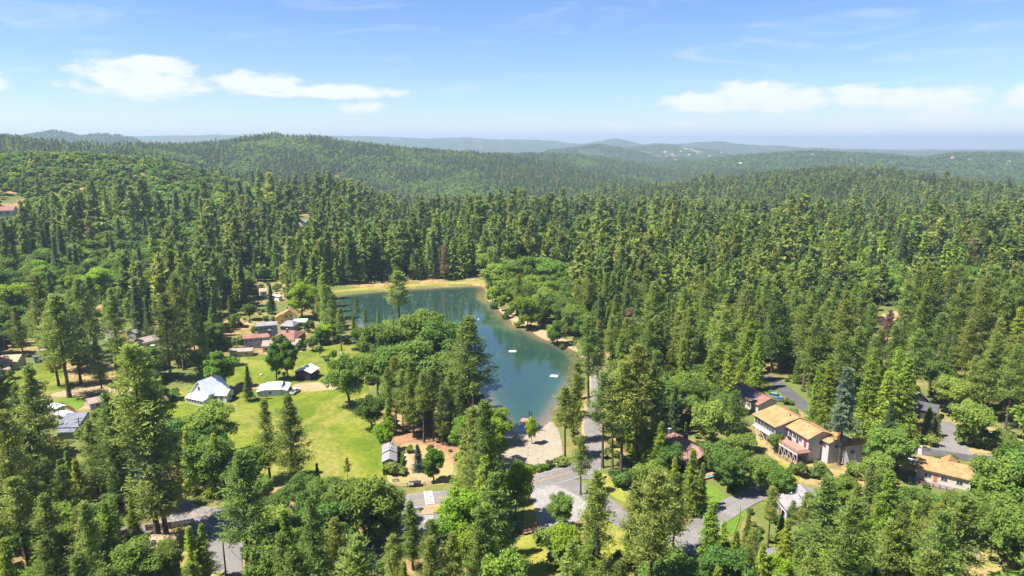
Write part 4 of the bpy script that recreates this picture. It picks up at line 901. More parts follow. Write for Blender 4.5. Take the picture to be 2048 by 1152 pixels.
# houses above the meadow
r, w = quick('shed', 'long low brown-roofed shed at the top of the meadow', (459, 697), (507, 694.5), 3.6, 3.2, 2.4, 2.7, 'roof_dull', 'tan_wall', [('near', .25, .9, 1, .8), ('near', .75, .9, 1, .8)], cat='shed')
def redcomplex():
    r = house('house', 'large house with red shingle hip roof and grey left wing above the meadow', 545, 690)
    w = Wing(r, up(r, 485, 670, 6.2), up(r, 540, 666, 6.2), 3.5, 3.8, 6.2, 5.2, 5.2, 'roof_red', 'grey_wall')
    for t in (.12, .3, .5, .68, .85): w.window('near', t, 3.3, 1.1, 1.0)
    for t in (.3, .55, .8): w.window('near', t, .8, 1.2, 1.0)
    w2 = Wing(r, up(r, 553, 660, 7.0), up(r, 601, 661, 7.0), 7.5, 9.0, 7.0, 4.4, 4.4, 'roof_red', 'brick_red', hip=3.0)
    w3 = Wing(r, up(r, 525, 681, 4.6), up(r, 602, 677, 4.6), 4.0, 5.0, 4.6, 3.4, 3.0, 'roof_dull', 'tan_wall')
    for t in (.1, .25, .6, .8, .93): w3.window('near', t, .9, 1.3, 1.1)
    chimney(r, w.on_roof('near', .99, .2)[:2], 4, 7.9, 'brick_red', 1.1, w.u); chimney(r, w2.on_roof('near', .5, .2)[:2], 5, 8.2, 'brick_red', .8, w.u); vent(r, w2.on_roof('near', .75, .35)); vent(r, w3.on_roof('near', .2, .4))
redcomplex()
r, w = quick('house', 'grey two-storey house behind the red-roofed wing', (513, 645), (555, 642), 7.0, 3.6, 3.4, 5.8, 'roof_grey', 'blue_grey_wall', [('near', .2, 3.6, 1.2, 1.1), ('near', .42, 3.6, 1.2, 1.1), ('near', .75, 3.6, 1.0, 1.1), ('near', .3, .9, 1.2, 1.1), ('B', .5, 3.4, 1, 1)])
r, w = quick('house', 'grey hip-roofed house below the yellow house', (566, 640), (594, 641), 5.2, 5.0, 4.2, 3.2, 'roof_grey', 'grey_wall', [('near', .3, .9, 1.2, 1.1), ('near', .7, .9, 1.2, 1.1)], hip=2.5)
def awning():
    g = at(600, 652); r = thing('awning', 'white canvas awning beside the grey hip-roofed house', 'awning', g); lean(r, (-3.5, 2.5), (3.5, 3.0), (0.05, -1), 4.5, 3.4, 2.7, 'roof_white', 'dark_wood'); HOUSES.append((g[0], g[1], 5))
    g = at(607, 648); r = thing('tarp', 'teal tarpaulin stretched behind the white awning', 'tarp', g); m = MB(); m.add([(-2, -1.2, 2.4), (2.2, -1, 2.4), (2.3, 1.3, 3.0), (-1.9, 1.2, 3.0), (-2, -1.2, 2.34), (2.2, -1, 2.34), (2.3, 1.3, 2.94), (-1.9, 1.2, 2.94)], [(0, 1, 2, 3), (7, 6, 5, 4), (0, 4, 5, 1), (1, 5, 6, 2), (2, 6, 7, 3), (3, 7, 4, 0)]); m.build('sheet', 'green_tarp', r)
    for x, y in ((-2, -1.2), (2.2, -1), (2.3, 1.3), (-1.9, 1.2)): m = MB(); m.beam((x, y, -.2), (x, y, 2.5 if y < 0 else 3.0), .1); m.build('pole', 'steel', r)
awning()
def yellow():
    r = house('house', 'yellow house with orange shingle gables below the lime tree', 570, 640); A = up(r, 577, 620, 8.4); d = n2((-.25, 1)); w = Wing(r, A, A + d * 8, 4.0, 4.0, 8.4, 5.6, 5.6, 'roof_orange', 'yellow_wall')
    w.window('A', .35, 4.2, 1.0, 1.2); w.window('A', .7, 4.2, 1.0, 1.2); w.window('A', .5, 1.0, 1.4, 1.2)
    A2 = up(r, 562, 628, 5.6); w2 = Wing(r, A2, A2 + d * 7, 3.4, 4.4, 5.6, 3.4, 3.0, 'roof_orange', 'yellow_wall'); w2.window('A', .5, 1.0, 1.4, 1.1); w2.window('A', .2, 1.0, .8, 1.1); chimney(r, w.on_roof('far', .6, .2)[:2], 6.5, 9.3, 'brick_red', .7, d)
yellow()
quick('house', 'small orange roof glimpsed among firs above the yellow house', (517, 577), (533, 575.5), 5, 3.5, 3.5, 3.4, 'roof_tan', 'cream_wall', [('near', .5, .9, 1.2, 1.1)])
quick('trailer', 'white trailer half hidden by the fir above the yellow house', (546, 588), (562, 592), 3.2, 1.8, 1.6, 2.9, 'roof_white', 'white_paint', [('near', .4, 1.2, 1, .8)], cat='trailer')
quick('house', 'small grey-roofed house between the tall left-side pines', (193, 655), (215, 651), 5, 4.5, 4, 3.2, 'roof_dull', 'grey_wall', [('near', .5, .9, 1.4, 1.1)], hip=1.5)
quick('house', 'pale-roofed house with parked car between left-side pines', (210, 667), (229, 664), 5, 4.2, 4, 3.2, 'roof_grey', 'cream_wall', [('near', .5, .9, 1.4, 1.1)])
quick('house', 'tiny grey roof behind the pine left of the brown-roofed house', (260, 661), (274, 656), 4.5, 3, 3, 3.2, 'roof_grey', 'grey_wall', [('near', .5, .9, 1, 1)])
r, w = quick('house', 'low brown-roofed house with cream trim among the left-side pines', (274, 677), (330, 664), 4.6, 4.8, 4, 3.0, 'roof_dull', 'cream_wall', [('near', .2, .8, 1.6, 1.2), ('near', .45, .8, 1.2, 1.2), ('near', .7, .8, 1.6, 1.2)])
def tanhouse():
    r = house('house', 'tan-roofed house with blue-grey walls and pale porch by the gravel drive', 210, 806); w = Wing(r, up(r, 207, 775, 6.0), up(r, 250, 763, 6.0), 4.5, 6.2, 6.0, 3.6, 3.6, 'roof_tan', 'blue_grey_wall')
    for t in (.25, .5, .75): w.window('near', t, 1.0, 1.4, 1.2)
    w.window('A', .4, 1.2, 1.2, 1.1)
    w2 = Wing(r, up(r, 172, 798, 3.8), up(r, 208, 790, 3.8), 3.0, 3.8, 3.8, 2.9, 2.7, 'roof_dull', 'grey_wall'); w2.window('near', .5, .9, 1.4, 1.1); vent(r, w.on_roof('near', .6, .5)); chimney(r, w.on_roof('near', .25, .15)[:2], 4.5, 7, 'brick_red', .7, w.u)
tanhouse()
def slate():
    r = house('house', 'slate-roofed house beside the left-side power pole', 150, 862); w = Wing(r, up(r, 134, 825, 6.2), up(r, 176, 824, 6.2), 4.5, 7.0, 6.2, 4.0, 3.6, 'roof_slate', 'blue_grey_wall')
    for t in (.2, .5, .8): w.window('near', t, 1.0, 1.4, 1.3)
    p, n = w.face('near', .1); q, _ = w.face('near', .95); lean(r, p, q, n, 2.2, 3.3, 2.7, 'roof_slate', 'blue_grey_wall')
slate()
quick('trailer', 'long white trailer above the slate-roofed house', (98, 807), (124, 812), 3.2, 2.0, 1.8, 2.9, 'roof_white', 'cream_wall', [('near', .3, 1.2, 1, .8), ('near', .7, 1.2, 1, .8)], cat='trailer')
quick('trailer', 'short cream trailer next to the long white one', (116, 822), (138, 826), 3.2, 2.2, 2.0, 2.8, 'roof_white', 'cream_wall', [('near', .5, 1.2, 1, .8)], cat='trailer')
quick('trailer', 'cream camper partly behind the pines below the left-side lawn', (20, 826), (50, 830), 3.2, 2.2, 2.0, 2.8, 'roof_white', 'cream_wall', [('near', .5, 1.2, 1, .8)], cat='trailer')
quick('house', 'orange-tan roofed house at the left-side edge above the lawn', (-25, 712), (44, 708), 5.2, 5, 4, 3.2, 'roof_tan', 'cream_wall', [('near', .5, .9, 1.4, 1.1), ('near', .8, .9, 1.4, 1.1)])
quick('shed', 'low white-walled shed below the left-side orange-tan roof', (-10, 738), (20, 733), 2.8, 2, 1.5, 2.2, 'roof_dull', 'white_paint', [('near', .5, .6, .8, .7)], cat='shed')
quick('trailer', 'white motorhome parked behind the left-side pines', (76, 699), (97, 696), 3.3, 1.7, 1.4, 3.0, 'roof_white', 'white_paint', [('near', .5, 1.4, 1.2, .8)], cat='motorhome')
quick('house', 'flat dark carport in front of the white motorhome', (64, 711), (97, 705), 3.2, 2.5, 2.2, 2.8, 'roof_black', 'car_blue', [('near', .5, .9, 1.0, .8)], cat='carport')

def cabin():
    r = house('cabin', 'small teal cabin with stepped grey roof beside the hedges', 778, 932, 'cabin'); A = up(r, 778.5, 917, 4.4); d = n2((up(r, 779, 897, 4.4) - A)); m_ = A + d * 5.5
    w = Wing(r, A, m_, 2.35, 2.35, 4.4, 3.3, 3.3, 'roof_grey', 'teal_wall', oe=.3, og=.4); w2 = Wing(r, m_ + d * .05, A + d * 11.5, 2.35, 2.35, 4.75, 3.6, 3.6, 'roof_grey', 'teal_wall', oe=.3, og=.4)
    w.window('A', .3, 1.2, .8, .9); w.door('A', .7, .1, .9, 2.0, 'white_paint'); vent(r, w2.on_roof('near', .3, .2), 'white_paint'); vent(r, w2.on_roof('near', .8, .3))
cabin()

def bighouse():
    r = house('house', 'big orange-roofed house with long railed deck on tall white posts', 1600, 900)
    zr, A0, B0 = 10.2, (1551, 809), (1646, 861); A, B = up(r, *A0, zr), up(r, *B0, zr); u = n2(B - A); v = np.array((-u[1], u[0])); Lr = np.linalg.norm(B - A)
    e1 = up(r, 1508, 830, 7.9); near1 = -np.dot(e1 - A, v); e2 = up(r, 1575, 853, 8.2); near2 = -np.dot(e2 - A, v)
    k = Lr * .53
    w1 = Wing(r, A, A + u * k, 4.6, near1, zr, 8.4, 7.9, 'roof_orange', 'lilac_wall', z0=4.0, oe=.7, og=.6)
    w2 = Wing(r, A + u * (k + .02), B, 5.2, near2, zr - .35, 8.0, 7.9, 'roof_orange', 'lilac_wall', z0=4.0, oe=.8, og=.5)
    for t in np.linspace(.1, .92, 7): w1.window('near', t, 5.5, 1.35, 1.25, 'white_paint')
    for t in (.15, .5, .85): w1.window('A', t, 5.6, 1.3, 1.2)
    for t in (.14, .34, .62): w2.window('near', t, 5.4, 1.5, 1.2)
    w2.door('near', .84, 4.3, 1.1, 2.2); w2.door('near', .48, 4.3, 1.1, 2.2, 'dark_wood'); w2.window('B', .5, 5.4, 1.2, 1.1)
    vent(r, w1.on_roof('near', .78, .16), 'dark_wood'); vent(r, w2.on_roof('near', .5, .2))
    # lower storey set back under the main floor
    a, _ = w1.face('near', .12); b, _ = w2.face('near', .98); c, _ = w2.face('far', .98); d_, _ = w1.face('far', .12)
    m = MB(); ins = v * 1.6; P = [a + ins, b + ins * .2, c, d_]; V = [(*p, z) for z in (-1.5, 4.05) for p in P]; m.add(V, [(3, 2, 1, 0), (4, 5, 6, 7), (0, 1, 5, 4), (1, 2, 6, 5), (2, 3, 7, 6), (3, 0, 4, 7)]); q = m.build('wall', 'lilac_wall', r); fix(q.data)
    # porch floor and posts at the far corner
    pa, na = w1.face('near', 0); pb, _ = w1.face('near', 1); m = MB(); cc = (pa + pb) / 2 - v * -.9
    m.box((*cc, 3.9), u, v, np.linalg.norm(pb - pa) + .6, 2.6, .28); m.build('porch_floor', 'white_paint', r)
    for t in (0, .33, .66): p, _ = w1.face('near', t); m = MB(); m.beam((*(p), -1.5), (*(p), 3.8), .28); m.build('post', 'post_wood', r)
    for t in (.0, .33): p, _ = w1.face('near', t); q, _ = w1.face('near', t + .33); m = MB(); m.beam((*p, 3.4), (*q, .2), .16); m.build('brace', 'post_wood', r)
    for t in (.35, .7): p, _ = w1.face('A', t); m = MB(); m.beam((*p, -1.5), (*p, 3.9), .28); m.build('post', 'post_wood', r)
    # deck
    p0, _ = w2.face('near', -.12); p1, _ = w2.face('near', 1.16); Ld = np.linalg.norm(p1 - p0); wd = 5.4; dn = -v
    nb = 16
    dk = MB(); dk.box((*((p0 + p1) / 2 + dn * wd / 2), 3.98), u, v, Ld, wd, .16); deck = dk.build('deck', 'deck_wood', r)
    for i in range(nb): m = MB(); m.box((*((p0 + p1) / 2 + dn * (wd * (i + .5) / nb)), 4.1), u, v, Ld + .1, wd / nb - .04, .06); m.build('plank', 'deck_wood', deck)
    npst = 7
    for i in range(npst):
        p = p0 + (p1 - p0) * i / (npst - 1) + dn * (wd - .1); m = MB(); m.beam((*p, -2.2), (*p, 5.2), .24); m.build('post', 'post_wood', r)
        if i < npst - 1:
            q = p0 + (p1 - p0) * (i + 1) / (npst - 1) + dn * (wd - .1); m = MB(); m.beam((*p, 3.6), (*q, .4), .14); m.build('brace', 'post_wood', r)
            for z in (4.5, 4.85, 5.15): m = MB(); m.beam((*p, z), (*q, z), .07, .1); m.build('railing', 'red_wood', r)
    for a_, b_ in (((p1), (p1 + dn * (wd - .1))),):
        for z in (4.5, 4.85, 5.15): m = MB(); m.beam((*a_, z), (*b_, z), .07, .1); m.build('railing', 'red_wood', r)
    m = MB(); m.beam((*(p0 + dn * wd), 3.75), (*(p1 + dn * wd), 3.75), .16, .36); m.build('fascia', 'white_paint', r)
    # grill on the deck is a dark box with legs
    # east wings
    A3, B3 = up(r, 1666, 862, 8.6), up(r, 1688, 874, 8.6); e3 = up(r, 1632, 872, 7.2); u3 = n2(B3 - A3); v3 = np.array((-u3[1], u3[0]))
    w3 = Wing(r, A3, B3, 3.4, max(4.5, -np.dot(e3 - A3, v3)), 8.6, 7.4, 7.1, 'roof_orange', 'lilac_wall', oe=.55, og=.4, z0=-2.0); w3.window('near', .5, 5.0, 1.6, 1.2); w3.window('B', .35, 5.0, 1.2, 1.2); w3.window('B', .7, 5.0, 1.2, 1.2)
    A4, B4 = up(r, 1713, 875, 7.6), up(r, 1722, 888, 7.6); e4 = up(r, 1681, 881, 6.4); u4 = n2(B4 - A4); v4 = np.array((-u4[1], u4[0]))
    w4 = Wing(r, A4, B4, 3.2, max(4.0, -np.dot(e4 - A4, v4)), 7.6, 6.6, 6.3, 'roof_rust', 'lilac_wall', oe=.5, og=.4, z0=-2.0); w4.window('B', .3, 4.0, 1.2, 1.2); w4.window('B', .75, 4.0, 1.2, 1.2)
    HOUSES.append((*(np.array(r.location[:2]) + p0 + dn * 3), 5)); HOUSES.append((*(np.array(r.location[:2]) + p1 + dn * 3), 5))
    global GRILL; GRILL = (np.array(r.location[:2]) + p0 + (p1 - p0) * .25 + dn * .9, r.location.z + 4.14, u, v)
bighouse()
def longhouse():
    r = house('house', 'long orange-roofed house with white chimney and rear deck', 1885, 965); zr = 5.6; A, B = up(r, 1836, 908, zr), up(r, 1951, 934, zr); u = n2(B - A); v = np.array((-u[1], u[0])); e = up(r, 1828, 934, 3.7); near = max(4.5, -np.dot(e - A, v))
    w = Wing(r, A, B, 4.0, near, zr, 4.0, 3.7, 'roof_orange', 'cream_wall', oe=.7, og=.5, z0=-3.0)
    for t, ww in ((.22, 1.8), (.52, 1.6), (.8, 1.6)): w.window('near', t, 1.3, ww, 1.1)
    w.door('near', .36, .3, 1.0, 2.1, 'tractor_orange'); w.window('A', .5, 1.2, 1.6, 1.1)
    c = w.on_roof('far', .55, .35); c0 = c[:2]; Wing(r, c0 + np.array(r.location[:2]) + v * 3.8, c0 + np.array(r.location[:2]) - v * 1.5, 2.2, 2.2, zr + .25, 4.0, 4.0, 'roof_orange', 'cream_wall', z0=2.5, og=.3, oe=.3)
    chimney(r, w.on_roof('far', .02, .5)[:2], -1, 7.4, 'white_paint', 1.0, u); vent(r, w.on_roof('near', .35, .3), 'white_paint'); vent(r, w.on_roof('near', .6, .2))
    p0, _ = w.face('near', -.15); p1, _ = w.face('near', .72); dn = -v; wd = 3.4; L = np.linalg.norm(p1 - p0); m = MB(); m.box((*((p0 + p1) / 2 + dn * wd / 2), .0), u, v, L, wd, .16); deck = m.build('deck', 'grey_wood', r)
    for i in range(12): m = MB(); m.box((*((p0 + p1) / 2 + dn * (wd * (i + .5) / 12)), .12), u, v, L + .1, wd / 12 - .04, .06); m.build('plank', 'grey_wood', deck)
    for i in range(8):
        p = p0 + (p1 - p0) * i / 7 + dn * wd; m = MB(); m.beam((*p, -3.2), (*p, 1.15), .18); m.build('post', 'dark_wood', r)
        if i < 7:
            q = p0 + (p1 - p0) * (i + 1) / 7 + dn * wd
            for z in (.45, .8, 1.1): m = MB(); m.beam((*p, z), (*q, z), .06, .09); m.build('railing', 'red_wood', r)
    HOUSES.append((*(np.array(r.location[:2]) + p0 + dn * 2), 5)); HOUSES.append((*(np.array(r.location[:2]) + p1 + dn * 2), 5))
longhouse()
def lodge():
    r = house('lodge', 'dark brown lodge with long brown roof among the cedars', 1372, 918, 'house'); A, B = up(r, 1340, 861, 7.2), up(r, 1414, 905, 7.2); u = n2(B - A); v = np.array((-u[1], u[0]))
    w = Wing(r, A, B, 5.0, 7.2, 7.2, 4.6, 4.0, 'roof_brown', 'dark_wood', oe=.9, og=1.2); w.window('near', .3, 1.2, 1.6, 1.2); w.window('near', .7, 1.2, 1.6, 1.2); w.window('B', .35, 1.4, 1.6, 1.3); w.window('B', .65, 1.4, 1.2, 1.3)
    w.window('A', .5, 1.4, 1.8, 1.3); chimney(r, w.on_roof('near', .05, .12)[:2], 5, 8.3, 'grey_wall', .8, u); chimney(r, w.on_roof('far', .35, .3)[:2], 5, 8.2, 'brick_red', .8, u)
    p, n = w.face('B', .5); m = MB(); rr = np.array((-n[1], n[0])); m.box((*(p + n * 2), .5), n, rr, 4, 7, .2); m.build('deck', 'deck_wood', r)
lodge()
def solarhouse():
    r = house('house', 'rust-roofed house with dark solar panels beside the hill road', 1500, 800); A, B = up(r, 1478, 764, 5.6), up(r, 1542, 797, 5.6); u = n2(B - A); v = np.array((-u[1], u[0]))
    w = Wing(r, A, B, 3.8, 5.6, 5.6, 4.0, 3.6, 'roof_red', 'cream_wall', oe=.6, og=.5); w.window('near', .3, 1.2, 1.6, 1.1); w.window('near', .7, 1.2, 1.6, 1.1); w.window('A', .5, 1.2, 1.4, 1.1)
    sl = w.on_roof('near', 0, 1) - w.on_roof('near', 0, 0); nrm = np.cross((*u, 0), sl / np.linalg.norm(sl)); nrm = nrm if nrm[2] > 0 else -nrm
    for i in range(7):
        for j in range(3):
            a = [w.on_roof('near', .16 + (i + di) * .085, .16 + (j + dj) * .235) + nrm * .10 for di, dj in ((.03, .03), (.97, .03), (.97, .97), (.03, .97))]; V = [tuple(p) for p in a] + [tuple(p - nrm * .06) for p in a]
            m = MB(); m.add(V, [(0, 1, 2, 3), (7, 6, 5, 4), (0, 4, 5, 1), (1, 5, 6, 2), (2, 6, 7, 3), (3, 7, 4, 0)]); q = m.build('solar_panel', 'solar', r); fix(q.data)
solarhouse()
def darkgarage():
    r = house('garage', 'dark garage with white roll-up door at the head of the driveway', 1868, 836, 'garage'); A = up(r, 1880, 810, 5.2); d = n2((-.75, .62)); w = Wing(r, A, A + d * 9, 4.3, 4.3, 5.2, 3.4, 3.4, 'roof_black', 'dark_wood', oe=.5, og=.5)
    p, n = w.face('A', .5); rr = np.array((-n[1], n[0]))
    dr = MB(); dr.box((*(p + n * .04), 1.2), rr, n, 4.8, .1, 2.5); door = dr.build('garage_door', 'car_grey', r)
    for k in range(4): m = MB(); m.box((*(p + n * .1), .28 + k * .61), rr, n, 4.7, .08, .56); m.build('panel', 'white_paint', door)
darkgarage()
quick('house', 'steep grey roof showing through the pines behind the dark garage', (1822, 766), (1840, 785), 7, 5, 4.0, 3.6, 'roof_grey', 'dark_wood', [('near', .5, 1, 1.2, 1.2)])
quick('house', 'thin grey roofline above the tan bank behind the garage', (1845, 725), (1868, 731), 4.5, 2.5, 3, 3.6, 'roof_grey', 'tan_wall', [('near', .5, 1, 1.2, 1.2)])
def greyhouse():
    r = house('house', 'grey-roofed white house half hidden behind the pine at the driveway end', 1575, 1030); A, B = up(r, 1598, 966, 6.4), up(r, 1632, 1003, 6.4); u = n2(B - A); v = np.array((-u[1], u[0])); e = up(r, 1542, 983, 4.0); nr = max(6, -np.dot(e - A, v))
    w = Wing(r, A, B, 4.5, nr, 6.4, 4.4, 4.0, 'roof_grey', 'white_paint', oe=.6, og=.5); w.window('near', .3, 1.2, 1.8, 1.2); w.window('near', .75, 1.2, 1.8, 1.2); vent(r, w.on_roof('near', .4, .5), 'white_paint'); vent(r, w.on_roof('near', .7, .4), 'white_paint')
    p, n = w.face('near', .52); w.door('near', .52, .1, 1.0, 2.1, 'red_door')
greyhouse()
def yardhouse():
    r = house('house', 'tan-brown roofed house with dark skylight behind the wooden fence', 315, 1102); w = Wing(r, up(r, 284, 1076, 4.6), up(r, 346, 1074, 4.6), 3.4, 4.6, 4.6, 3.4, 3.0, 'roof_tan', 'tan_wall', hip=2.0); p = w.on_roof('near', .42, .4); q = w.on_roof('near', .42, .5) - p
    m = MB(); a = [w.on_roof('near', t, k) + np.array((0, 0, .12)) for t, k in ((.36, .15), (.5, .15), (.5, .55), (.36, .55))]; m.add([tuple(x) for x in a] + [(x[0], x[1], x[2] - .2) for x in a], [(0, 1, 2, 3), (7, 6, 5, 4), (0, 4, 5, 1), (1, 5, 6, 2), (2, 6, 7, 3), (3, 7, 4, 0)]); m.build('skylight', 'window_glass', r)
    w.window('near', .3, .9, 1.4, 1.1); w.window('near', .7, .9, 1.4, 1.1)
yardhouse()
quick('house', 'lone orange-roofed house on the forested rise at far right', (1764, 631), (1790, 622), 6, 5, 5, 3.6, 'roof_tan', 'dark_wood', [('near', .5, 1, 1.6, 1.2)])
quick('house', 'pink-roofed house in the oak hillside at the left-side edge', (-8, 413), (31, 412), 7, 7, 6, 4, 'roof_red', 'cream_wall', [('near', .3, 1, 2, 1.4), ('near', .7, 1, 2, 1.4)])
quick('house', 'tiny pale roof deep in the forest beyond the dam', (600, 440), (612, 438), 7, 6, 6, 4, 'roof_grey', 'cream_wall', [('near', .5, 1, 2, 1.4)])
quick('house', 'small reddish roof between pines right of the shore path', (1252, 630), (1266, 627), 5.5, 4, 4, 3.6, 'roof_red', 'cream_wall', [('near', .5, 1, 1.2, 1.2)])
quick('house', 'brown roof edge under the firs left of the dark lodge', (1338, 800), (1350, 812), 4.5, 3.6, 3, 3.4, 'roof_dull', 'tan_wall', [('near', .5, 1, 1.2, 1.2)])
# scattered roofs on the far hills
FARH = [(1330, 306), (1345, 310), (1362, 304), (1378, 312), (1395, 308), (1420, 313), (1443, 306), (1300, 322), (1318, 327), (1352, 322), (1530, 352), (1552, 350), (1660, 349), (1676, 352), (1690, 346), (1725, 374), (1740, 376), (1820, 372), (1815, 368), (1120, 342), (1105, 330), (1060, 366), (1075, 362), (1090, 371), (1480, 330), (1560, 318), (1700, 322), (1905, 318), (2015, 326), (1940, 322), (1625, 312), (1785, 330)]
ORD = 'first second third fourth fifth sixth seventh eighth ninth tenth eleventh twelfth thirteenth fourteenth fifteenth sixteenth seventeenth eighteenth nineteenth twentieth'.split()
for i, (px, py) in enumerate(sorted(FARH)):
    g = at(px, py); far_ = np.hypot(g[0], g[1]) > 2600; s = 1.15 if far_ else .9
    r = thing('house', f'tiny pale house on the far hills, {(ORD + ["twenty-" + o for o in ORD[:9]] + ["thirtieth", "thirty-first", "thirty-second"])[i]} of them from left to right', 'house', (g[0], g[1], g[2]), 'distant hillside houses'); d = n2((math.cos(i * 1.7), .4 * math.sin(i * 2.3)))
    c = g[:2]; Wing(r, c - d * 8 * s, c + d * 8 * s, 5 * s, 5 * s, 7.5 * s + 3, 4.5 * s + 3, 4.5 * s + 3, ['roof_dull', 'roof_tan', 'roof_grey', 'roof_white'][i % 4], ['white_paint', 'cream_wall'][i % 2])

# ------------------------------------------------------------------ vehicles
def car(name, label, px, py, yaw, paint, style='sedan', cat='car', p=None):
    """side profile lofted across the width, glass, wheels, lights"""
    g = at(px, py) if p is None else p; r = thing(name, label, cat, g); r.rotation_euler = (0, 0, yaw)
    L, Wd = {'sedan': (4.6, 1.8), 'suv': (4.7, 1.9), 'pickup': (5.6, 2.0), 'van': (5.2, 2.0)}[style]; h = L / 2
    low = [(-h, .35), (-h, .85), (-h + .3, .98), (h - 1.2, .98), (h - .1, .8), (h, .6), (h, .35)]
    if style == 'pickup': low = [(-h, .45), (-h, 1.05), (-h + 1.9, 1.05), (h - 1.3, 1.08), (h - .1, .98), (h, .75), (h, .45)]
    cab = {'sedan': [(-h + .5, .96), (-h + 1.2, 1.42), (.35, 1.45), (1.2, .96)], 'suv': [(-h + .1, .96), (-h + .35, 1.68), (.5, 1.72), (1.35, .96)], 'pickup': [(-h + 2.0, 1.03), (-h + 2.15, 1.75), (.75, 1.78), (1.5, 1.05)], 'van': [(-h + .05, .96), (-h + .15, 2.1), (1.2, 2.1), (2.0, .96)]}[style]
    def loft(prof, w0, w1, taper=True):
        n = len(prof); zmax = max(z for _, z in prof); zmin = min(z for _, z in prof); V = []
        for sy in (-1, 1):
            for x, z in prof: V.append((x, sy * (w0 + (w1 - w0) * (z - zmin) / (zmax - zmin + 1e-6)) / 2, z))
        return V, [tuple(range(n)), tuple(range(2 * n - 1, n - 1, -1))] + [(k, k + n, (k + 1) % n + n, (k + 1) % n) for k in range(n)]
    m = MB(); m.add(*loft(low, Wd, Wd * .96)); b = m.build('body', paint, r); fix(b.data)
    m = MB(); m.add(*loft(cab, Wd * .94, Wd * .76)); c = m.build('glasshouse', 'window_glass', r); fix(c.data)
    xs = [x for x, z in cab]; top = cab[2][1]; m = MB(); m.box(((cab[1][0] + cab[2][0]) / 2, 0, top + .01), (1, 0), (0, 1), cab[2][0] - cab[1][0] + .1, Wd * .78, .08); m.build('roof', paint, r)
    if style == 'pickup': m = MB(); m.box((-h + 1.0, 0, 1.03), (1, 0), (0, 1), 1.7, Wd * .8, .08); m.build('truck_bed', 'black_metal', r)
    for x in (-h + .85, h - .9):
        for sy in (-1, 1):
            n = 14; V = []
            for yy in (sy * Wd * .5 - .02 * sy, sy * Wd * .5 - .24 * sy):
                V += [(x + .34 * math.cos(6.283 * k / n), yy, .34 + .34 * math.sin(6.283 * k / n)) for k in range(n)]
            m = MB(); m.add(V, [tuple(range(n)), tuple(range(2 * n - 1, n - 1, -1))] + [(k, (k + 1) % n, (k + 1) % n + n, k + n) for k in range(n)]); w = m.build('wheel', 'rubber', r); fix(w.data)
            q = MB(); q.box((x, sy * (Wd * .5 - .01), .34), (1, 0), (0, 1), .3, .05, .3); q.build('hub', 'steel', w)
    for sy in (-1, 1):
        m = MB(); m.box((h - .03, sy * Wd * .36, .72), (1, 0), (0, 1), .1, .35, .14); m.build('headlight', 'insulator', r)
        m = MB(); m.box((-h + .02, sy * Wd * .38, .78), (1, 0), (0, 1), .1, .28, .16); m.build('taillight', 'red_door', r)
    HOUSES.append((g[0], g[1], 3)); return r
def lift(px, py, dz): g = at(px, py); g[2] += dz; return g
car('pickup_truck', 'white pickup parked at the end of the low white garage', 590, 786, R(78), 'car_white', 'pickup', 'pickup', lift(590, 786, .14))
car('parked_car', 'teal car parked on the hill road by the solar-panelled house', 1551, 796, R(-35), 'car_teal', 'suv', 'car', lift(1551, 796, .17))
car('parked_car', 'blue car parked in front of the teal car', 1563, 803, R(-38), 'car_blue', 'sedan', 'car', lift(1563, 803, .17))
car('parked_car', 'dark car parked beside the long orange-roofed house', 1812, 918, R(-60), 'car_dark', 'suv')
car('parked_car', 'white car parked just below the dark car', 1822, 928, R(-55), 'car_white', 'sedan')
car('parked_car', 'white car in the shade of the oaks at the parking lot', 752, 1068, R(10), 'car_white', 'sedan', 'car', lift(752, 1068, .14))
car('parked_car', 'dark car parked between the left-side pines', 216, 692, R(30), 'car_dark', 'sedan')
car('parked_car', 'silver car parked in front of the low brown-roofed house', 310, 697, R(15), 'car_white', 'suv')
car('parked_car', 'grey car parked near the yellow house', 530, 638, R(-70), 'car_grey', 'suv')
car('parked_car', 'dark car at the roadside by the tall left-side pine', 312, 1012, R(110), 'car_dark', 'sedan')

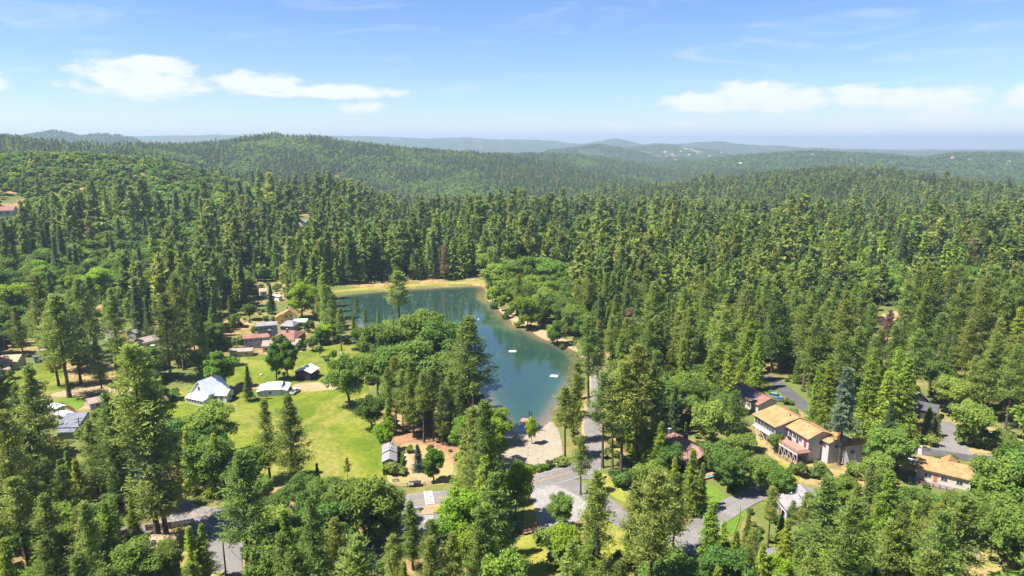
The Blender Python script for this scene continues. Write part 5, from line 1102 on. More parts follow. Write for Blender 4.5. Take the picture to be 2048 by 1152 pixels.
# ------------------------------------------------------------------ on the lake
def raft(label, px, py, yaw, s):
    g = atp(px, py, 0); r = thing('swim_raft', label, 'raft', (g[0], g[1], 0)); r.rotation_euler = (0, 0, yaw)
    m = MB(); m.box((0, 0, .06), (1, 0), (0, 1), s, s * .8, .3); m.build('float', 'grey_wood', r)
    for k in range(8): m = MB(); m.box((0, (k + .5) / 8 * s * .82 - s * .41, .27), (1, 0), (0, 1), s * 1.02, s * .82 / 8 - .03, .08); m.build('plank', 'dock_white', r)
    for x in (-1, 1): m = MB(); m.tube([(x * s * .45, -s * .42, -.2), (x * s * .45, -s * .42, .8)], [.04, .04], 6); m.build('ladder_rail', 'steel', r)
raft('square white swim raft in the middle of the lake', 1025, 703.5, .05, 3.5); raft('white swim raft floating closer to the beach', 1108, 753, -.25, 3.3)
def pier():
    g = atp(1054, 843, 0); r = thing('diving_pier', 'wooden diving pier with two tall posts off the beach', 'pier', (g[0], g[1], 0)); r.rotation_euler = (0, 0, -.35)
    m = MB(); m.box((0, 0, .25), (1, 0), (0, 1), 4.6, 3.4, .3); m.build('frame', 'deck_wood', r)
    for k in range(9): m = MB(); m.box(((k + .5) / 9 * 4.7 - 2.35, 0, .45), (1, 0), (0, 1), 4.7 / 9 - .04, 3.5, .08); m.build('plank', 'deck_wood', r)
    for x, y in ((.5, .9), (1.6, .5)): m = MB(); m.beam((x, y, -1), (x, y, 4.0), .3); m.build('post', 'purple_dark', r)
    m = MB(); m.beam((.5, .9, 2.4), (1.6, .5, 2.9), .16); m.build('crossbar', 'purple_dark', r)
    for x, y in ((-2.1, -1.5), (2.1, -1.5), (-2.1, 1.5), (2.1, 1.5)): m = MB(); m.beam((x, y, -2.2), (x, y, .6), .24); m.build('pile', 'dark_wood', r)
pier()
def buoy():
    g = atp(957, 639, 0); r = thing('buoy', 'tiny white buoy on the far half of the lake', 'buoy', (g[0], g[1], 0)); m = MB(); m.tube([(0, 0, -.3), (0, 0, 0), (0, 0, .35), (0, 0, .5)], [.3, .55, .5, .1], 10); m.build('float', 'dock_white', r); m = MB(); m.tube([(0, 0, .4), (0, 0, 1.1)], [.05, .04], 6); m.build('mast', 'steel', r)
buoy()

# ------------------------------------------------------------------ poles and wires
def pole(label, px, py, top, arms=1, yaw=0.0, lean_=0):
    g = at(px, py); lo, hi = 1.0, 20.0
    for _ in range(30):
        m_ = (lo + hi) / 2
        if proj([(g[0], g[1], g[2] + m_)])[1][0] > top: lo = m_
        else: hi = m_
    r = thing('utility_pole', label, 'utility pole', g); m = MB(); m.tube([(0, 0, -.8), (0, 0, lo * .5), (0, 0, lo)], [.2, .17, .13], 8); m.build('pole', 'pole_wood', r); d = np.array((math.cos(yaw), math.sin(yaw)))
    for k in range(arms):
        z = lo - .45 - k * 1.1; m = MB(); m.beam((*(-d * 1.25), z), (*(d * 1.25), z), .12, .14); a = m.build('crossarm', 'pole_wood', r)
        for t in (-1.1, -.5, .5, 1.1): q = MB(); q.tube([(*(d * t), z + .05), (*(d * t), z + .32)], [.06, .04], 6); q.build('insulator', 'insulator', a)
    return np.array((g[0], g[1], g[2] + lo - .2))
pa = pole('wooden utility pole beside the lake road', 1196, 800, 735, 1, .2)
pb = pole('twin-armed power pole standing by the slate-roofed house', 162, 878, 835, 2, .4)
pc = pole('wooden power pole at the left-side edge behind the lawn', 10, 700, 655, 2, .1)
pd = pole('dark roadside pole at the left-side side road', 452, 1150, 1072, 1, 1.2)
pe = pole('power pole among the shrubs right of the garage driveway', 2008, 880, 828, 1, .3)
pf = pole('slim power pole between the pines below the dark lodge', 1392, 1000, 940, 1, .5)
def wire(label, a, b, sag, n=14):
    t = np.linspace(0, 1, n); a = np.array(a); b = np.array(b); P = a + (b - a) * t[:, None]; P[:, 2] -= sag * 4 * t * (1 - t); m = MB(); m.tube(P, [.035] * n, 5); o = m.build('power_line', 'black_metal'); o['label'] = label; o['category'] = 'power line'
off3 = np.array((0, .9, 0))
wire('upper power line passing in front of the dark garage', pe, lift(1790, 850, 9) + 0, .8); wire('lower power line passing in front of the dark garage', pe - np.array((0, .8, .9)), lift(1792, 858, 8), .8)
wire('upper power line from the shrub pole to the right-side edge', pe, lift(2110, 900, 10), .7); wire('lower power line from the shrub pole to the right-side edge', pe - np.array((0, .8, .9)), lift(2112, 906, 9), .7)
wire('upper of two power lines over the left-side junction', pd + np.array((0, 0, 0)), lift(340, 1040, 12), .5); w0 = lift(365, 1040, 8.0); w1 = lift(480, 1030, 8.6)
wire('middle power line strung beside the dark cedars', w0, w1, .4); wire('lower power line strung beside the dark cedars', w0 - np.array((0, .8, .7)), w1 - np.array((0, .8, .7)), .4)
wire('thin power line between the lake road pole and the lodge pole', pa, pf, 2.0); wire('power line crossing above the cedars at the lower edge', lift(1540, 1160, 6), lift(1640, 1215, 6), .4)

# ------------------------------------------------------------------ fences, bridge and small things
def fence(label, pts, hgt, gap, m='fence_wood', rails=2, boards=True, bw=.32, name='fence'):
    P = np.array(W_(pts)); o = P[0]; g0 = h1(*o); r = thing(name, label, 'fence', (o[0], o[1], g0))
    def pt(p): return np.array((p[0] - o[0], p[1] - o[1], h1(*p) - g0))
    for a, b in zip(P[:-1], P[1:]):
        L = np.linalg.norm(b - a); n = max(1, int(L / gap)); u = (b - a) / L; v = np.array((-u[1], u[0]))
        for k in range(n + 1):
            p = pt(a + (b - a) * k / n); mb = MB(); mb.beam(p - np.array((0, 0, .4)), p + np.array((0, 0, hgt + .08)), .13); mb.build('post', m, r)
        for k in range(n):
            p, q = pt(a + (b - a) * k / n), pt(a + (b - a) * (k + 1) / n)
            for j in range(rails): z = np.array((0, 0, hgt * (j + .6) / rails)); mb = MB(); mb.beam(p + z, q + z, .05, .1); mb.build('rail', m, r)
        if boards:
            nb = int(L / bw)
            for k in range(nb):
                c = pt(a + (b - a) * (k + .5) / nb); mb = MB(); mb.box(c + np.array((*(v * .07), hgt / 2 + .05 * math.sin(k * 2.1))), u, v, bw - .03, .04, hgt); mb.build('board', m, r)
    return r
fence('weathered board fence between the lane and the dry yard', [(292, 1063), (340, 1058), (388, 1050)], 1.9, 2.6)
fence('dark board fence running down from the yard house', [(243, 1078), (255, 1068), (252, 1092)], 1.7, 2.4)
fence('wire-rail fence along the road in front of the teal cabin', [(782, 975), (815, 974), (850, 971), (880, 967), (905, 964)], 1.3, 2.6, 'grey_wood', 3, False)
fence('low wooden fence behind the red-roofed house', [(612, 690), (650, 684), (668, 688)], 1.5, 2.4)
fence('brown board fence beside the short cream trailer', [(124, 812), (148, 824), (152, 832)], 1.6, 2.4, 'red_wood')
fence('dark wooden rail below the big house deck', [(1548, 908), (1572, 922), (1600, 940)], 1.0, 2.4, 'dark_wood', 2, False)
fence('pale retaining rail beside the green front lawn', [(1480, 1016), (1479, 1035), (1470, 1062)], .6, 1.6, 'road_yellow', 2, False)
def bridge():
    a, b = at(1044, 1068), at(1078, 1060); u = n2(b - a); v = np.array((-u[1], u[0])); L = np.linalg.norm(b[:2] - a[:2]); c = (a + b) / 2; r = thing('footbridge', 'small wooden footbridge with rails over the creek', 'bridge', c)
    for s in (-1, 1):
        m = MB(); m.box((*(v * s * .7), .35), u, v, L, .16, .3); m.build('stringer', 'dark_wood', r)
        for k in range(5): p = u * (k / 4 - .5) * L * .98 + v * s * .95; m = MB(); m.beam((*p, -.3), (*p, 1.65), .12); m.build('post', 'deck_wood', r)
        for z in (1.0, 1.55): m = MB(); m.beam((*(-u * L / 2 + v * s * .95), z), (*(u * L / 2 + v * s * .95), z), .1, .12); m.build('rail', 'deck_wood', r)
    n = 16
    for k in range(n): m = MB(); m.box((*(u * ((k + .5) / n - .5) * L), .55), u, v, L / n - .04, 2.0, .08); m.build('plank', 'deck_wood', r)
bridge()
def hedge(label, px, py, sx, sy, sz, yaw):
    g = at(px, py); r = thing('hedge', label, 'hedge', g); r.rotation_euler = (0, 0, yaw); n = 1500; q = np.random.default_rng(int(px)); f = q.integers(0, 5, n); c = q.uniform(-.5, .5, (n, 3)); 
    c[f == 0, 2] = .5; c[f == 1, 0] = .5; c[f == 2, 0] = -.5; c[f == 3, 1] = .5; c[f == 4, 1] = -.5; c = c * np.array((sx, sy, sz)) + np.array((0, 0, sz / 2)) + q.normal(0, .09, (n, 3)); nr = unit(q.normal(size=(n, 3)) + np.array((0, 0, .6))); a = orth(nr); b = np.cross(nr, a); V, F = leaf_arrays(c, a, b, np.full(n, .13), np.full(n, .17))
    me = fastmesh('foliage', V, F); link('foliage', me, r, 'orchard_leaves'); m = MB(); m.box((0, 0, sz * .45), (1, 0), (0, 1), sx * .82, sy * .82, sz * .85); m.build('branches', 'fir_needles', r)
hedge('trimmed green hedge in front of the teal cabin', 785, 946, 5.2, 2.4, 1.9, .05); hedge('trimmed hedge along the side of the teal cabin', 799, 931, 2.0, 5.6, 1.8, .0); hedge('round-topped hedge at the corner of the teal cabin', 799, 917, 2.0, 2.2, 1.6, .0); hedge('clipped hedge beside the white farmhouse porch', 461, 796, 3.6, 2.0, 1.3, .1)
hedge('low hedge behind the beach kerb', 1068, 942, 9.0, 1.6, 1.5, .28)
def bins():
    for i, (x, c, t) in enumerate(((823, 'purple_dark', 'dark waste bin by the road gate, closest to the cabin'), (830, 'purple_dark', 'dark waste bin in the middle of the three by the gate'), (837, 'red_wood', 'reddish waste bin by the road gate, closest to the crosswalk'))):
        g = at(x, 973 - i * .7); r = thing('waste_bin', t, 'bin', g); m = MB(); m.add([(sx * w, sy * w, z) for z, w in ((0, .55), (1.25, .7)) for sx, sy in ((-1, -1), (1, -1), (1, 1), (-1, 1))], [(3, 2, 1, 0), (4, 5, 6, 7), (0, 1, 5, 4), (1, 2, 6, 5), (2, 3, 7, 6), (3, 0, 4, 7)]); m.build('body', c, r)
        m = MB(); m.add([(sx * w, sy * w, z) for z, w in ((1.27, .76), (1.42, .6)) for sx, sy in ((-1, -1), (1, -1), (1, 1), (-1, 1))], [(3, 2, 1, 0), (4, 5, 6, 7), (0, 1, 5, 4), (1, 2, 6, 5), (2, 3, 7, 6), (3, 0, 4, 7)]); m.build('lid', 'black_metal', r)
bins()
def signpost(label, px, py, hh, m='white_paint', w=.9, h=.6, yaw=0.0):
    g = at(px, py); r = thing('road_sign', label, 'sign', g); r.rotation_euler = (0, 0, yaw); b = MB(); b.beam((0, 0, -.3), (0, 0, hh), .09); b.build('post', 'grey_wood', r); b = MB(); b.box((0, -.07, hh - h / 2), (1, 0), (0, 1), w, .05, h); b.build('plate', m, r)
signpost('small pale sign on a post at the crosswalk kerb', 822, 979, 2.2, 'white_paint', 1.6, .8); signpost('thin post with small plate on the beach', 1056, 912, 3.0, 'grey_wood', .3, .3); signpost('slim sign post beside the beach edge of the road', 1076, 930, 2.4, 'grey_wood', .3, .3); signpost('small dark sign at the bend of the lake road', 1209, 962, 1.6, 'red_wood', 1.4, .7, .3)
def twoposts():
    for i, (x, t) in enumerate(((741, 'grey timber post at the meadow edge, closer to the oak'), (747, 'grey timber post at the meadow edge, closer to the pines'))):
        g = at(x, 831 + i); r = thing('timber_post', t, 'post', g); b = MB(); b.beam((0, 0, -.4), (0, 0, 3.2), .55, .5); b.build('shaft', 'grey_wood', r); b = MB(); b.box((0, 0, 3.25), (1, 0), (0, 1), .7, .7, .12); b.build('cap', 'dark_wood', r)
twoposts()
def tractor():
    g = at(632, 747); r = thing('tractor', 'small rusty orange tractor beside the white-roofed shed', 'tractor', g); r.rotation_euler = (0, 0, .5)
    m = MB(); m.box((.7, 0, .95), (1, 0), (0, 1), 1.7, .8, .75); m.build('hood', 'tractor_orange', r); m = MB(); m.box((-.6, 0, .8), (1, 0), (0, 1), 1.1, .9, .5); m.build('chassis', 'tractor_orange', r); m = MB(); m.box((-.7, 0, 1.25), (1, 0), (0, 1), .5, .6, .2); m.box((-.95, 0, 1.5), (1, 0), (0, 1), .12, .6, .5); m.build('seat', 'black_metal', r)
    for x, rad in ((-.8, .75), (1.2, .42)):
        for sy in (-1, 1):
            n = 14; V = [(x + rad * math.cos(6.283 * k / n), sy * (.85 - dy), rad + rad * math.sin(6.283 * k / n)) for dy in (0, .35) for k in range(n)]; m = MB(); m.add(V, [tuple(range(n)), tuple(range(2 * n - 1, n - 1, -1))] + [(k, (k + 1) % n, (k + 1) % n + n, k + n) for k in range(n)]); w = m.build('wheel', 'rubber', r); fix(w.data)
    m = MB(); m.tube([(.9, .2, 1.2), (.9, .2, 2.0)], [.06, .06], 6); m.build('exhaust', 'black_metal', r)
tractor()
def kayak(): 
    g = at(1417, 956); r = thing('kayak', 'teal kayak lying on the ground near the dark lodge', 'kayak', g); r.rotation_euler = (0, 0, .15); x = np.linspace(-2.1, 2.1, 11); m = MB(); m.tube([(a, 0, .35 + .1 * (a / 2.1) ** 2) for a in x], [.06 + .4 * math.sqrt(max(0, 1 - (a / 2.15) ** 2)) for a in x], 10); m.build('hull', 'kayak_teal', r, True); m = MB(); m.box((0, 0, .72), (1, 0), (0, 1), .9, .5, .1); m.build('cockpit', 'black_metal', r)
kayak()
def pen():
    g = at(1932, 1112); r = thing('wire_pen', 'white wire pen on the dry yard at the lower edge', 'pen', g); Lx, Ly, z = 5.6, 2.6, 1.5
    for x in np.linspace(-Lx / 2, Lx / 2, 6):
        for y in (-Ly / 2, Ly / 2): m = MB(); m.beam((x, y, -.2), (x, y, z), .06); m.build('post', 'dock_white', r)
    for zz in (.1, .5, 1.0, 1.5):
        for y in (-Ly / 2, Ly / 2): m = MB(); m.beam((-Lx / 2, y, zz), (Lx / 2, y, zz), .04); m.build('rail', 'dock_white', r)
        for x in (-Lx / 2, Lx / 2): m = MB(); m.beam((x, -Ly / 2, zz), (x, Ly / 2, zz), .04); m.build('rail', 'dock_white', r)
    for x in np.linspace(-Lx / 2, Lx / 2, 10): m = MB(); m.beam((x, -Ly / 2, z), (x, Ly / 2, z), .03); m.build('rail', 'dock_white', r)
pen()
def grill():
    c, z, u, v = GRILL; r = thing('grill', 'black covered barbecue grill on the big house deck', 'grill', (c[0], c[1], z)); m = MB(); m.box((0, 0, .75), u, v, 1.3, .6, .5); m.build('firebox', 'black_metal', r); m = MB(); m.box((0, 0, 1.12), u, v, 1.1, .5, .26); m.build('lid', 'black_metal', r)
    for a in (-.5, .5):
        for b in (-.2, .2): m = MB(); p = u * a + v * b; m.beam((*p, 0), (*p, .6), .08); m.build('leg', 'steel', r)
grill()
def rock(label, px, py, s, m='stone'):
    g = at(px, py); q = np.random.default_rng(int(px * 7 + py)); import bmesh
    b = bmesh.new(); bmesh.ops.create_icosphere(b, subdivisions=2, radius=1.0)
    sc = q.uniform(.7, 1.3, 3) * s
    for v in b.verts: v.co = Vector((v.co.x * sc[0], v.co.y * sc[1], v.co.z * sc[2] * .6)) * (1 + .22 * math.sin(v.co.x * 3.1 + px) * math.cos(v.co.y * 2.7 + py) + q.uniform(-.07, .07))
    me = bpy.data.meshes.new('boulder'); b.to_mesh(me); b.free(); o = link('boulder', me, None, m); o.location = (g[0], g[1], g[2] + s * .2); o['label'] = label; o['category'] = 'boulder'
for i, (x, y) in enumerate(((1100, 934), (1108, 931), (1114, 928), (1121, 923), (1093, 937))): rock(f'{ORDW[i]} boulder along the beach kerb counted from the hedge' if False else ['third', 'fourth', 'fifth', 'sixth', 'second'][i] + ' boulder outward from the hedge along the beach kerb', x, y, .55)
rock('pale boulder on the yellow mown grass at the lower edge', 1121, 1150, .5); rock('grey rock lying in the middle of the meadow', 523, 750, .8); rock('small rock on the garden path of the teal cabin', 806, 922, .5); rock('pale boulder beside the shore path', 1105, 688, .9); rock('low boulder by the bend of the lake road', 1213, 958, .7)
def bench():
    g = at(790, 962); r = thing('picnic_table', 'grey picnic table on the yard of the teal cabin', 'picnic table', g); r.rotation_euler = (0, 0, .3)
    for k in range(5): m = MB(); m.box((0, (k - 2) * .17, .75), (1, 0), (0, 1), 1.9, .15, .05); m.build('plank', 'grey_wood', r)
    for y in (-.75, .75): m = MB(); m.box((0, y, .45), (1, 0), (0, 1), 1.9, .26, .05); m.build('seat', 'grey_wood', r)
    for x in (-.7, .7): m = MB(); m.beam((x, -.75, 0), (x, .3, .73), .08); m.beam((x, .75, 0), (x, -.3, .73), .08); m.beam((x, -.8, .41), (x, .8, .41), .08); m.build('leg', 'grey_wood', r)
bench()

# ------------------------------------------------------------------ planting
LAND = {  # landmarks that tree labels refer to
    'the white gabled farmhouse': (405, 815), 'the white-roofed dark shed': (604, 756), 'the red-roofed house complex': (545, 690), 'the yellow house': (570, 640), 'the small teal cabin': (777, 930), 'the striped crosswalk': (858, 1000),
    'the sandy beach': (1075, 900), 'the diving pier': (1054, 845), 'the wooden footbridge': (1060, 1062), 'the parking lot': (850, 1060), 'the big orange-roofed house': (1610, 890), 'the long orange-roofed house': (1885, 950), 'the dark brown lodge': (1372, 910),
    'the solar-panelled house': (1500, 800), 'the dark garage': (1865, 835), 'the grey-roofed house': (1570, 1020), 'the tan-roofed house': (205, 800), 'the slate-roofed house': (150, 860), 'the fenced yard': (350, 1080), 'the gravel pullout': (1110, 1020),
    'the lake road': (1190, 860), 'the grassy dam': (820, 576), 'the near swim raft': (1108, 753), 'the far swim raft': (1025, 703), 'the wire pen': (1930, 1105), 'the lone hillside house': (1777, 635), 'the left-side junction': (420, 1035), 'the left-side lawn': (70, 765), 'the brown-roofed left-side house': (300, 690),
    'the garage driveway': (1893, 880), 'the curved driveway': (1440, 1028), 'the wooded shore path': (1090, 668), 'the pink-roofed hillside house': (18, 420),
}
LANDP = {k: at(*v)[:2] for k, v in LAND.items()}
ORD = 'first second third fourth fifth sixth seventh eighth ninth tenth eleventh twelfth thirteenth fourteenth fifteenth sixteenth seventeenth eighteenth nineteenth twentieth'.split()
def ordinal(k):
    if k < 20: return ORD[k]
    tens = {2: 'twenty', 3: 'thirty', 4: 'forty', 5: 'fifty', 6: 'sixty', 7: 'seventy', 8: 'eighty', 9: 'ninety'}; t, u = divmod(k + 1, 10)
    return (tens[t % 10] + '-' + ORD[u - 1]) if u else tens[t % 10][:-1] + 'ieth'
WORD = {'pine': 'pine', 'cedar': 'incense cedar', 'fir': 'dark fir', 'spruce': 'blue spruce', 'silver': 'pale silvery fir', 'dead': 'dry brown pine', 'fresh': 'light-green broadleaf tree', 'oak': 'oak', 'bright': 'lime-green broadleaf tree', 'orchard': 'fresh green leafy tree', 'shrub': 'shrub'}
NAME = {'pine': 'pine_tree', 'cedar': 'cedar_tree', 'fir': 'fir_tree', 'spruce': 'spruce_tree', 'silver': 'silver_fir_tree', 'dead': 'dry_pine_tree', 'fresh': 'broadleaf_tree', 'oak': 'oak_tree', 'bright': 'willow_tree', 'orchard': 'leafy_tree', 'shrub': 'shrub'}

def plant():
    trees = []   # kind, x, y, z, height, width factor, hero
    for k, px, pb, pt, w in HERO:
        p = at(px, pb); f = proj([p])[2][0]
        # height from the row of the top
        lo, hi = .3, 60.0
        for _ in range(30):
            m_ = (lo + hi) / 2
            if proj([(p[0], p[1], p[2] + m_)])[1][0] > pt: lo = m_
            else: hi = m_
        trees.append((k, p[0], p[1], p[2], lo, w, True))
    hx = np.array([t[1] for t in trees]); hy = np.array([t[2] for t in trees]); hr = np.array([HALF[t[0]] * t[4] * t[5] for t in trees])
    # the wood itself on a jittered lattice
    def lattice(sp, r0, r1, spread):
        n = int(r1 * 2 / sp); gx, gy = np.meshgrid(np.arange(-r1, r1, sp), np.arange(0, r1, sp)); x = gx.ravel() + rng.uniform(-.45, .45, gx.size) * sp; y = gy.ravel() + rng.uniform(-.45, .45, gx.size) * sp
        r = np.hypot(x, y); k = (r > r0) & (r < r1) & (np.abs(x) < y * spread + 40); return x[k], y[k]
    out = {}
    def add(kind, lod, x, y, z, h): out.setdefault((kind, lod), []).append(np.column_stack([x, y, z, h]))
    X, Y = lattice(7.0, 95, 1450, .88); Z = H(X, Y); r = np.hypot(X, Y); n = len(X)
    # what grows where
    patch = fbm(X / 90 + 5, Y / 90 + 2, 4); q = W / 2 + X / Y * FPX * 1.02
    oakness = patch + .12 * sstep(Z, 4, 14) * (X < 0) + .22 * sstep(Z, 16, 32) * (X < 0) + .01 + .02 * sstep(X, 40, 100) * (1 - sstep(Y, 170, 230)) + .05 * (1 - sstep(np.abs(q - 1050), 100, 350)) * sstep(r, 700, 900) * (1 - sstep(r, 1000, 1200))
    u = rng.random(n); kind = np.where(oakness + .22 * (u - .5) > .52, 3, np.where(rng.random(n) < .50, 0, np.where(rng.random(n) < .72, 1, 2)))
    kind = np.where((kind == 3) & (rng.random(n) < .07), 4, kind); kind = np.where((kind < 3) & (r > 330) & (rng.random(n) < .012), 5, kind)
    KN = ['pine', 'cedar', 'fir', 'oak', 'bright', 'dead', 'fresh']
    cn = rng.random(n); kind = np.where((kind == 3) & (cn < .14 - .12 * sstep(Z, 14, 34)), rng.integers(0, 3, n), kind); kind = np.where((kind == 3) & (cn > .68 - .2 * sstep(Z, 10, 30)), 6, kind)
    ht = np.select([kind == 0, kind == 1, kind == 2, kind == 3, kind == 4, kind == 5, kind == 6], [rng.uniform(17, 39, n), rng.uniform(10, 31, n), rng.uniform(13, 32, n), rng.uniform(9, 18, n), rng.uniform(9, 16, n), rng.uniform(12, 27, n), rng.uniform(9, 18, n)])
    ht = ht * (1 + .28 * sstep(r, 330, 600)) * (1 - .42 * sstep(Z, 14, 50)) * np.where(r > 330, .62 + .8 * fbm(X / 55 + 81, Y / 55 + 19, 3), 1)
    ht *= np.where(rng.random(n) < .15, .65, 1)
    keep = rng.random(n) < np.where(kind >= 3, .80, .96) * (1 - .2 * sstep(r, 330, 600))
    hw = np.select([kind == i for i in range(7)], [HALF[k] for k in KN]) * ht
    for P, kp in SHEETS:
        lo, hi = P.min(0) - 8, P.max(0) + 8; k = keep & (X > lo[0]) & (X < hi[0]) & (Y > lo[1]) & (Y < hi[1]); i = np.nonzero(k)[0]
        if len(i): keep[i[poly_dist(X[i], Y[i], P) < kp + .5]] = False
    for cx, cy, cr in HOUSES: keep &= np.hypot(X - cx, Y - cy) > cr
    near = np.nonzero(keep & (r < 1100))[0]
    for j in range(len(hx)):
        d = np.hypot(X[near] - hx[j], Y[near] - hy[j]); keep[near[d < .5 * hr[j] + 1.6]] = False
    near = np.nonzero(keep & (r < 1100))[0]; bad = np.zeros(len(near), bool)
    for fz in (0, .2, .4, .6, .8, 1.0):
        for sx in (-.8, 0, .8):
            wd = hw[near] * sx * (1 - .8 * fz if fz > .3 else 1)
            px, py, f = proj(np.column_stack([X[near], Y[near], Z[near] + ht[near] * fz])); px = px + wd / f * FPX
            for P in CLEAR: bad |= inside(px, py, P)
            for P, rm in CLEAR_NEAR: bad |= inside(px, py, P) & (r[near] < rm)
    keep[near[bad]] = False
    # the big pictured trees are not buried: nothing tall right in front of them
    X, Y, Z, ht, kind, r, hw = (a[keep] for a in (X, Y, Z, ht, kind, r, hw))
    for i in range(len(X)):
        if r[i] < 640: trees.append((KN[kind[i]], X[i], Y[i], Z[i], ht[i], rng.uniform(.9, 1.15), False))
    m_ = r >= 640
    for i in range(7): k = m_ & (kind == i); add(KN[i], 1 if i != 9 else 2, X[k], Y[k], Z[k], ht[k])
    # far slopes
    X, Y = lattice(8.2, 1450, 3150, .84); Z = H(X, Y); n = len(X); patch = fbm(X / 160 + 25, Y / 160 + 12, 4); oak = patch + .2 * (rng.random(n) - .5) > .56
    bald = fbm(X / 120 + 70, Y / 120 + 31, 4) > .66
    lv = rng.random(n)
    for kk, sel, h_ in (('pine', ~oak & (lv < .22), rng.uniform(16, 28, n)), ('fir', ~oak & (lv >= .22), rng.uniform(13, 25, n)), ('oak', oak, rng.uniform(9, 15, n))):
        k = sel & ~bald; add(kk, 2, X[k], Y[k], Z[k], h_[k])
    X, Y = lattice(15.0, 3150, 5300, .82); Z = H(X, Y); n = len(X); k = fbm(X / 180 + 7, Y / 180 + 3, 4) < .60
    rr = rng.random(n); kf = k & (rr < .4); ko = k & (rr >= .4)
    add('fir', 2, X[kf], Y[kf], Z[kf], rng.uniform(11, 20, n)[kf]); add('oak', 2, X[ko], Y[ko], Z[ko], rng.uniform(9, 16, n)[ko])
    # nearest ones in view: each a tree of its own
    byk = {}
    for t in trees: byk.setdefault(t[0], []).append(t)
    singles = []
    for k, L in byk.items():
        P = np.array([t[1:5] for t in L]); px, py, f = proj(P[:, :3] + np.array((0, 0, 1.0)) * P[:, 3:4] * .8)
        vis = (px > -15) & (px < W + 15) & (py < Hh + 40); f = np.where(vis, f, 1e9) - np.array([150 if t[6] else 0 for t in L])
        order = np.argsort(f)
        for j, i in enumerate(order):
            if (j < 295 and f[i] < 1e8) or L[i][6]: singles.append(L[i])
            else: t = L[i]; add(k, 0 if f[i] < 330 else 1, *[np.array([v]) for v in t[1:5]])
    # labels: counted outward from the closest landmark, by kind and side
    LP = np.array(list(LANDP.values())); LN = list(LANDP); bins = {}
    for i, t in enumerate(singles):
        d = np.hypot(LP[:, 0] - t[1], LP[:, 1] - t[2]); j = int(np.argmin(d)); dx, dy = t[1] - LP[j, 0], t[2] - LP[j, 1]
        a = math.degrees(math.atan2(dy, dx)) % 360; side = ['right of', 'beyond', 'left of', 'in front of'][int(((a + 45) % 360) // 90)]
        bins.setdefault((t[0], j, side), []).append((d[j], i))
    lab = {}
    for (k, j, side), L in bins.items():
        L.sort(); hm = np.median([singles[i][4] for _, i in L])
        for c, (dd, i) in enumerate(L):
            t = singles[i]; big = {True: 'tall', False: 'shorter'}[t[4] >= hm] if k not in ('shrub',) else 'low'
            if len(L) == 1: s = f'{big} {WORD[k]}, the only one {side} {LN[j]}'.replace('shorter', 'lone').replace('tall ', 'lone tall ')
            else: s = f'{big} {WORD[k]}, {ordinal(c)} such tree outward {side} {LN[j]}' if k != 'shrub' else f'{big} green shrub, {ordinal(c)} outward {side} {LN[j]}'
            lab[i] = s
    cnt = {}
    for i, (k, x, y, z, h_, w, hero) in enumerate(singles):
        nv = KINDS_[k][3]; var = (i * 7 + int(x)) % nv; cr, tk = proto_parts(k, var); s = h_ / REF[k]
        e = bpy.data.objects.new(NAME[k], None); col.objects.link(e); e.location = (float(x), float(y), float(z)); e.rotation_euler = (float(rng.normal(0, .012)), float(rng.normal(0, .012)), float(rng.uniform(0, 6.28))); ww = s * w * rng.uniform(.95, 1.05); e.scale = (ww, ww, s)
        e['label'] = lab[i]; e['category'] = 'shrub' if k == 'shrub' else 'tree'; e['group'] = {'pine': 'pines around the lake', 'cedar': 'cedars around the lake', 'fir': 'dark firs', 'spruce': 'blue spruces', 'silver': 'silvery firs', 'dead': 'dry brown pines', 'fresh': 'light-green broadleaf trees', 'oak': 'oaks around the lake', 'bright': 'lime-green broadleaf trees', 'orchard': 'fresh green leafy trees', 'shrub': 'shrubs by the roads and shore'}[k]
        a = bpy.data.objects.new('crown', cr); a.parent = e; col.objects.link(a); b = bpy.data.objects.new('trunk', tk); b.parent = e; col.objects.link(b)
    nm = {'pine': 'pine_forest', 'cedar': 'cedar_forest', 'fir': 'fir_forest', 'oak': 'oak_forest', 'bright': 'willow_forest', 'spruce': 'spruce_forest', 'silver': 'silver_fir_forest', 'dead': 'dry_pine_forest', 'fresh': 'broadleaf_forest', 'orchard': 'leafy_forest', 'shrub': 'undergrowth'}
    tx = {0: 'standing at the edge of the view', 1: 'covering the middle ground beyond the lake', 2: 'covering the far ridges'}
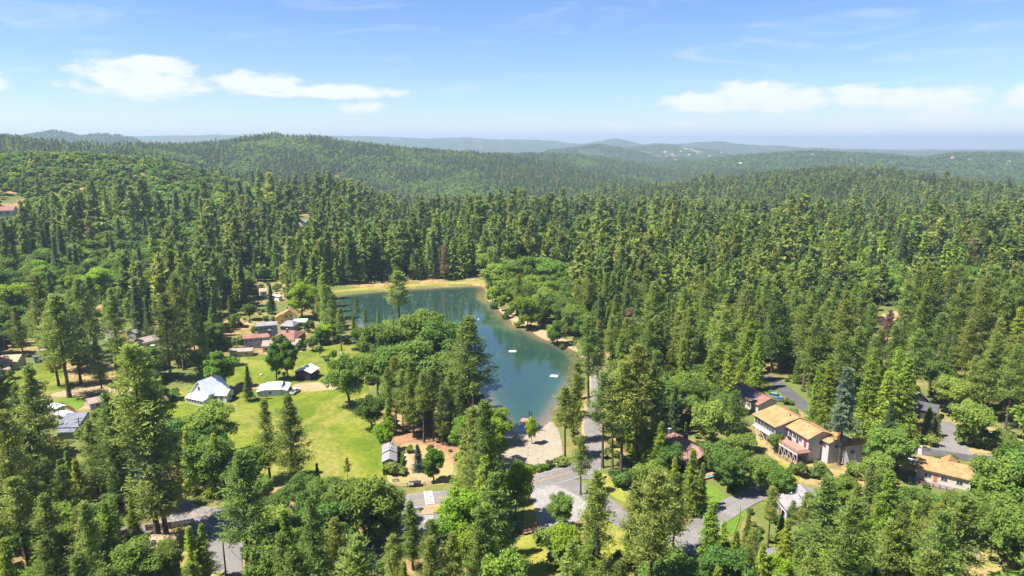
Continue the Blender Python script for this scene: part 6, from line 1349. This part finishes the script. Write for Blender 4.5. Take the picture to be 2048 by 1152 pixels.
    tot = 0
    for (k, lod), L in out.items():
        A = np.concatenate(L); tot += len(A); forest(nm[k], k, lod, A[:, :3], A[:, 3], f'mass of {WORD[k]}s {tx[lod]}' if k not in ('bright',) else f'mass of lime-green broadleaf trees {tx[lod]}')
    # low growth under the trees
    X, Y = lattice(4.4, 110, 560, .86); k = rng.random(len(X)) < .5
    for P, kp in SHEETS: 
        i = np.nonzero(k)[0]; lo, hi = P.min(0) - 3, P.max(0) + 3; i = i[(X[i] > lo[0]) & (X[i] < hi[0]) & (Y[i] > lo[1]) & (Y[i] < hi[1])]
        if len(i): k[i[poly_dist(X[i], Y[i], P) < .8]] = False
    for cx, cy, cr in HOUSES: k &= np.hypot(X - cx, Y - cy) > cr * .9
    k &= fbm(X / 40 + 33, Y / 40 + 8, 3) > .40
    X, Y = X[k], Y[k]; h_ = rng.uniform(.7, 2.6, len(X)); Z = H(X, Y)
    px, py, f = proj(np.column_stack([X, Y, Z + h_])); ok = np.ones(len(X), bool)
    forest('undergrowth', 'shrub', 1, np.column_stack([X, Y, Z])[ok], h_[ok], 'low green undergrowth between the trees')
    print('TREES single', len(singles), {k: sum(1 for t in singles if t[0] == k) for k in NAME}, 'massed', tot, 'low', len(X))
plant()
def haze():
    """even air around everything"""
    v = [(x, y, z) for z in (-80, 262) for x, y in ((-17500, -17500), (17500, -17500), (17500, 17500), (-17500, 17500))]
    me = mesh('haze', v, [(3, 2, 1, 0), (4, 5, 6, 7), (0, 1, 5, 4), (1, 2, 6, 5), (2, 3, 7, 6), (3, 0, 4, 7)])
    m = bpy.data.materials.new('haze'); m.use_nodes = True; t = m.node_tree; t.nodes.clear(); g = NT(t)
    pv = g.n('ShaderNodeVolumePrincipled', i={'Color': (.50, .66, .82, 1), 'Density': 1.1e-4, 'Anisotropy': .2})
    o = g.n('ShaderNodeOutputMaterial'); t.links.new(pv.outputs[0], o.inputs['Volume']); me.materials.append(m)
    link('haze', me, None, None, kind='stuff', label='thin blue summer haze')
haze()
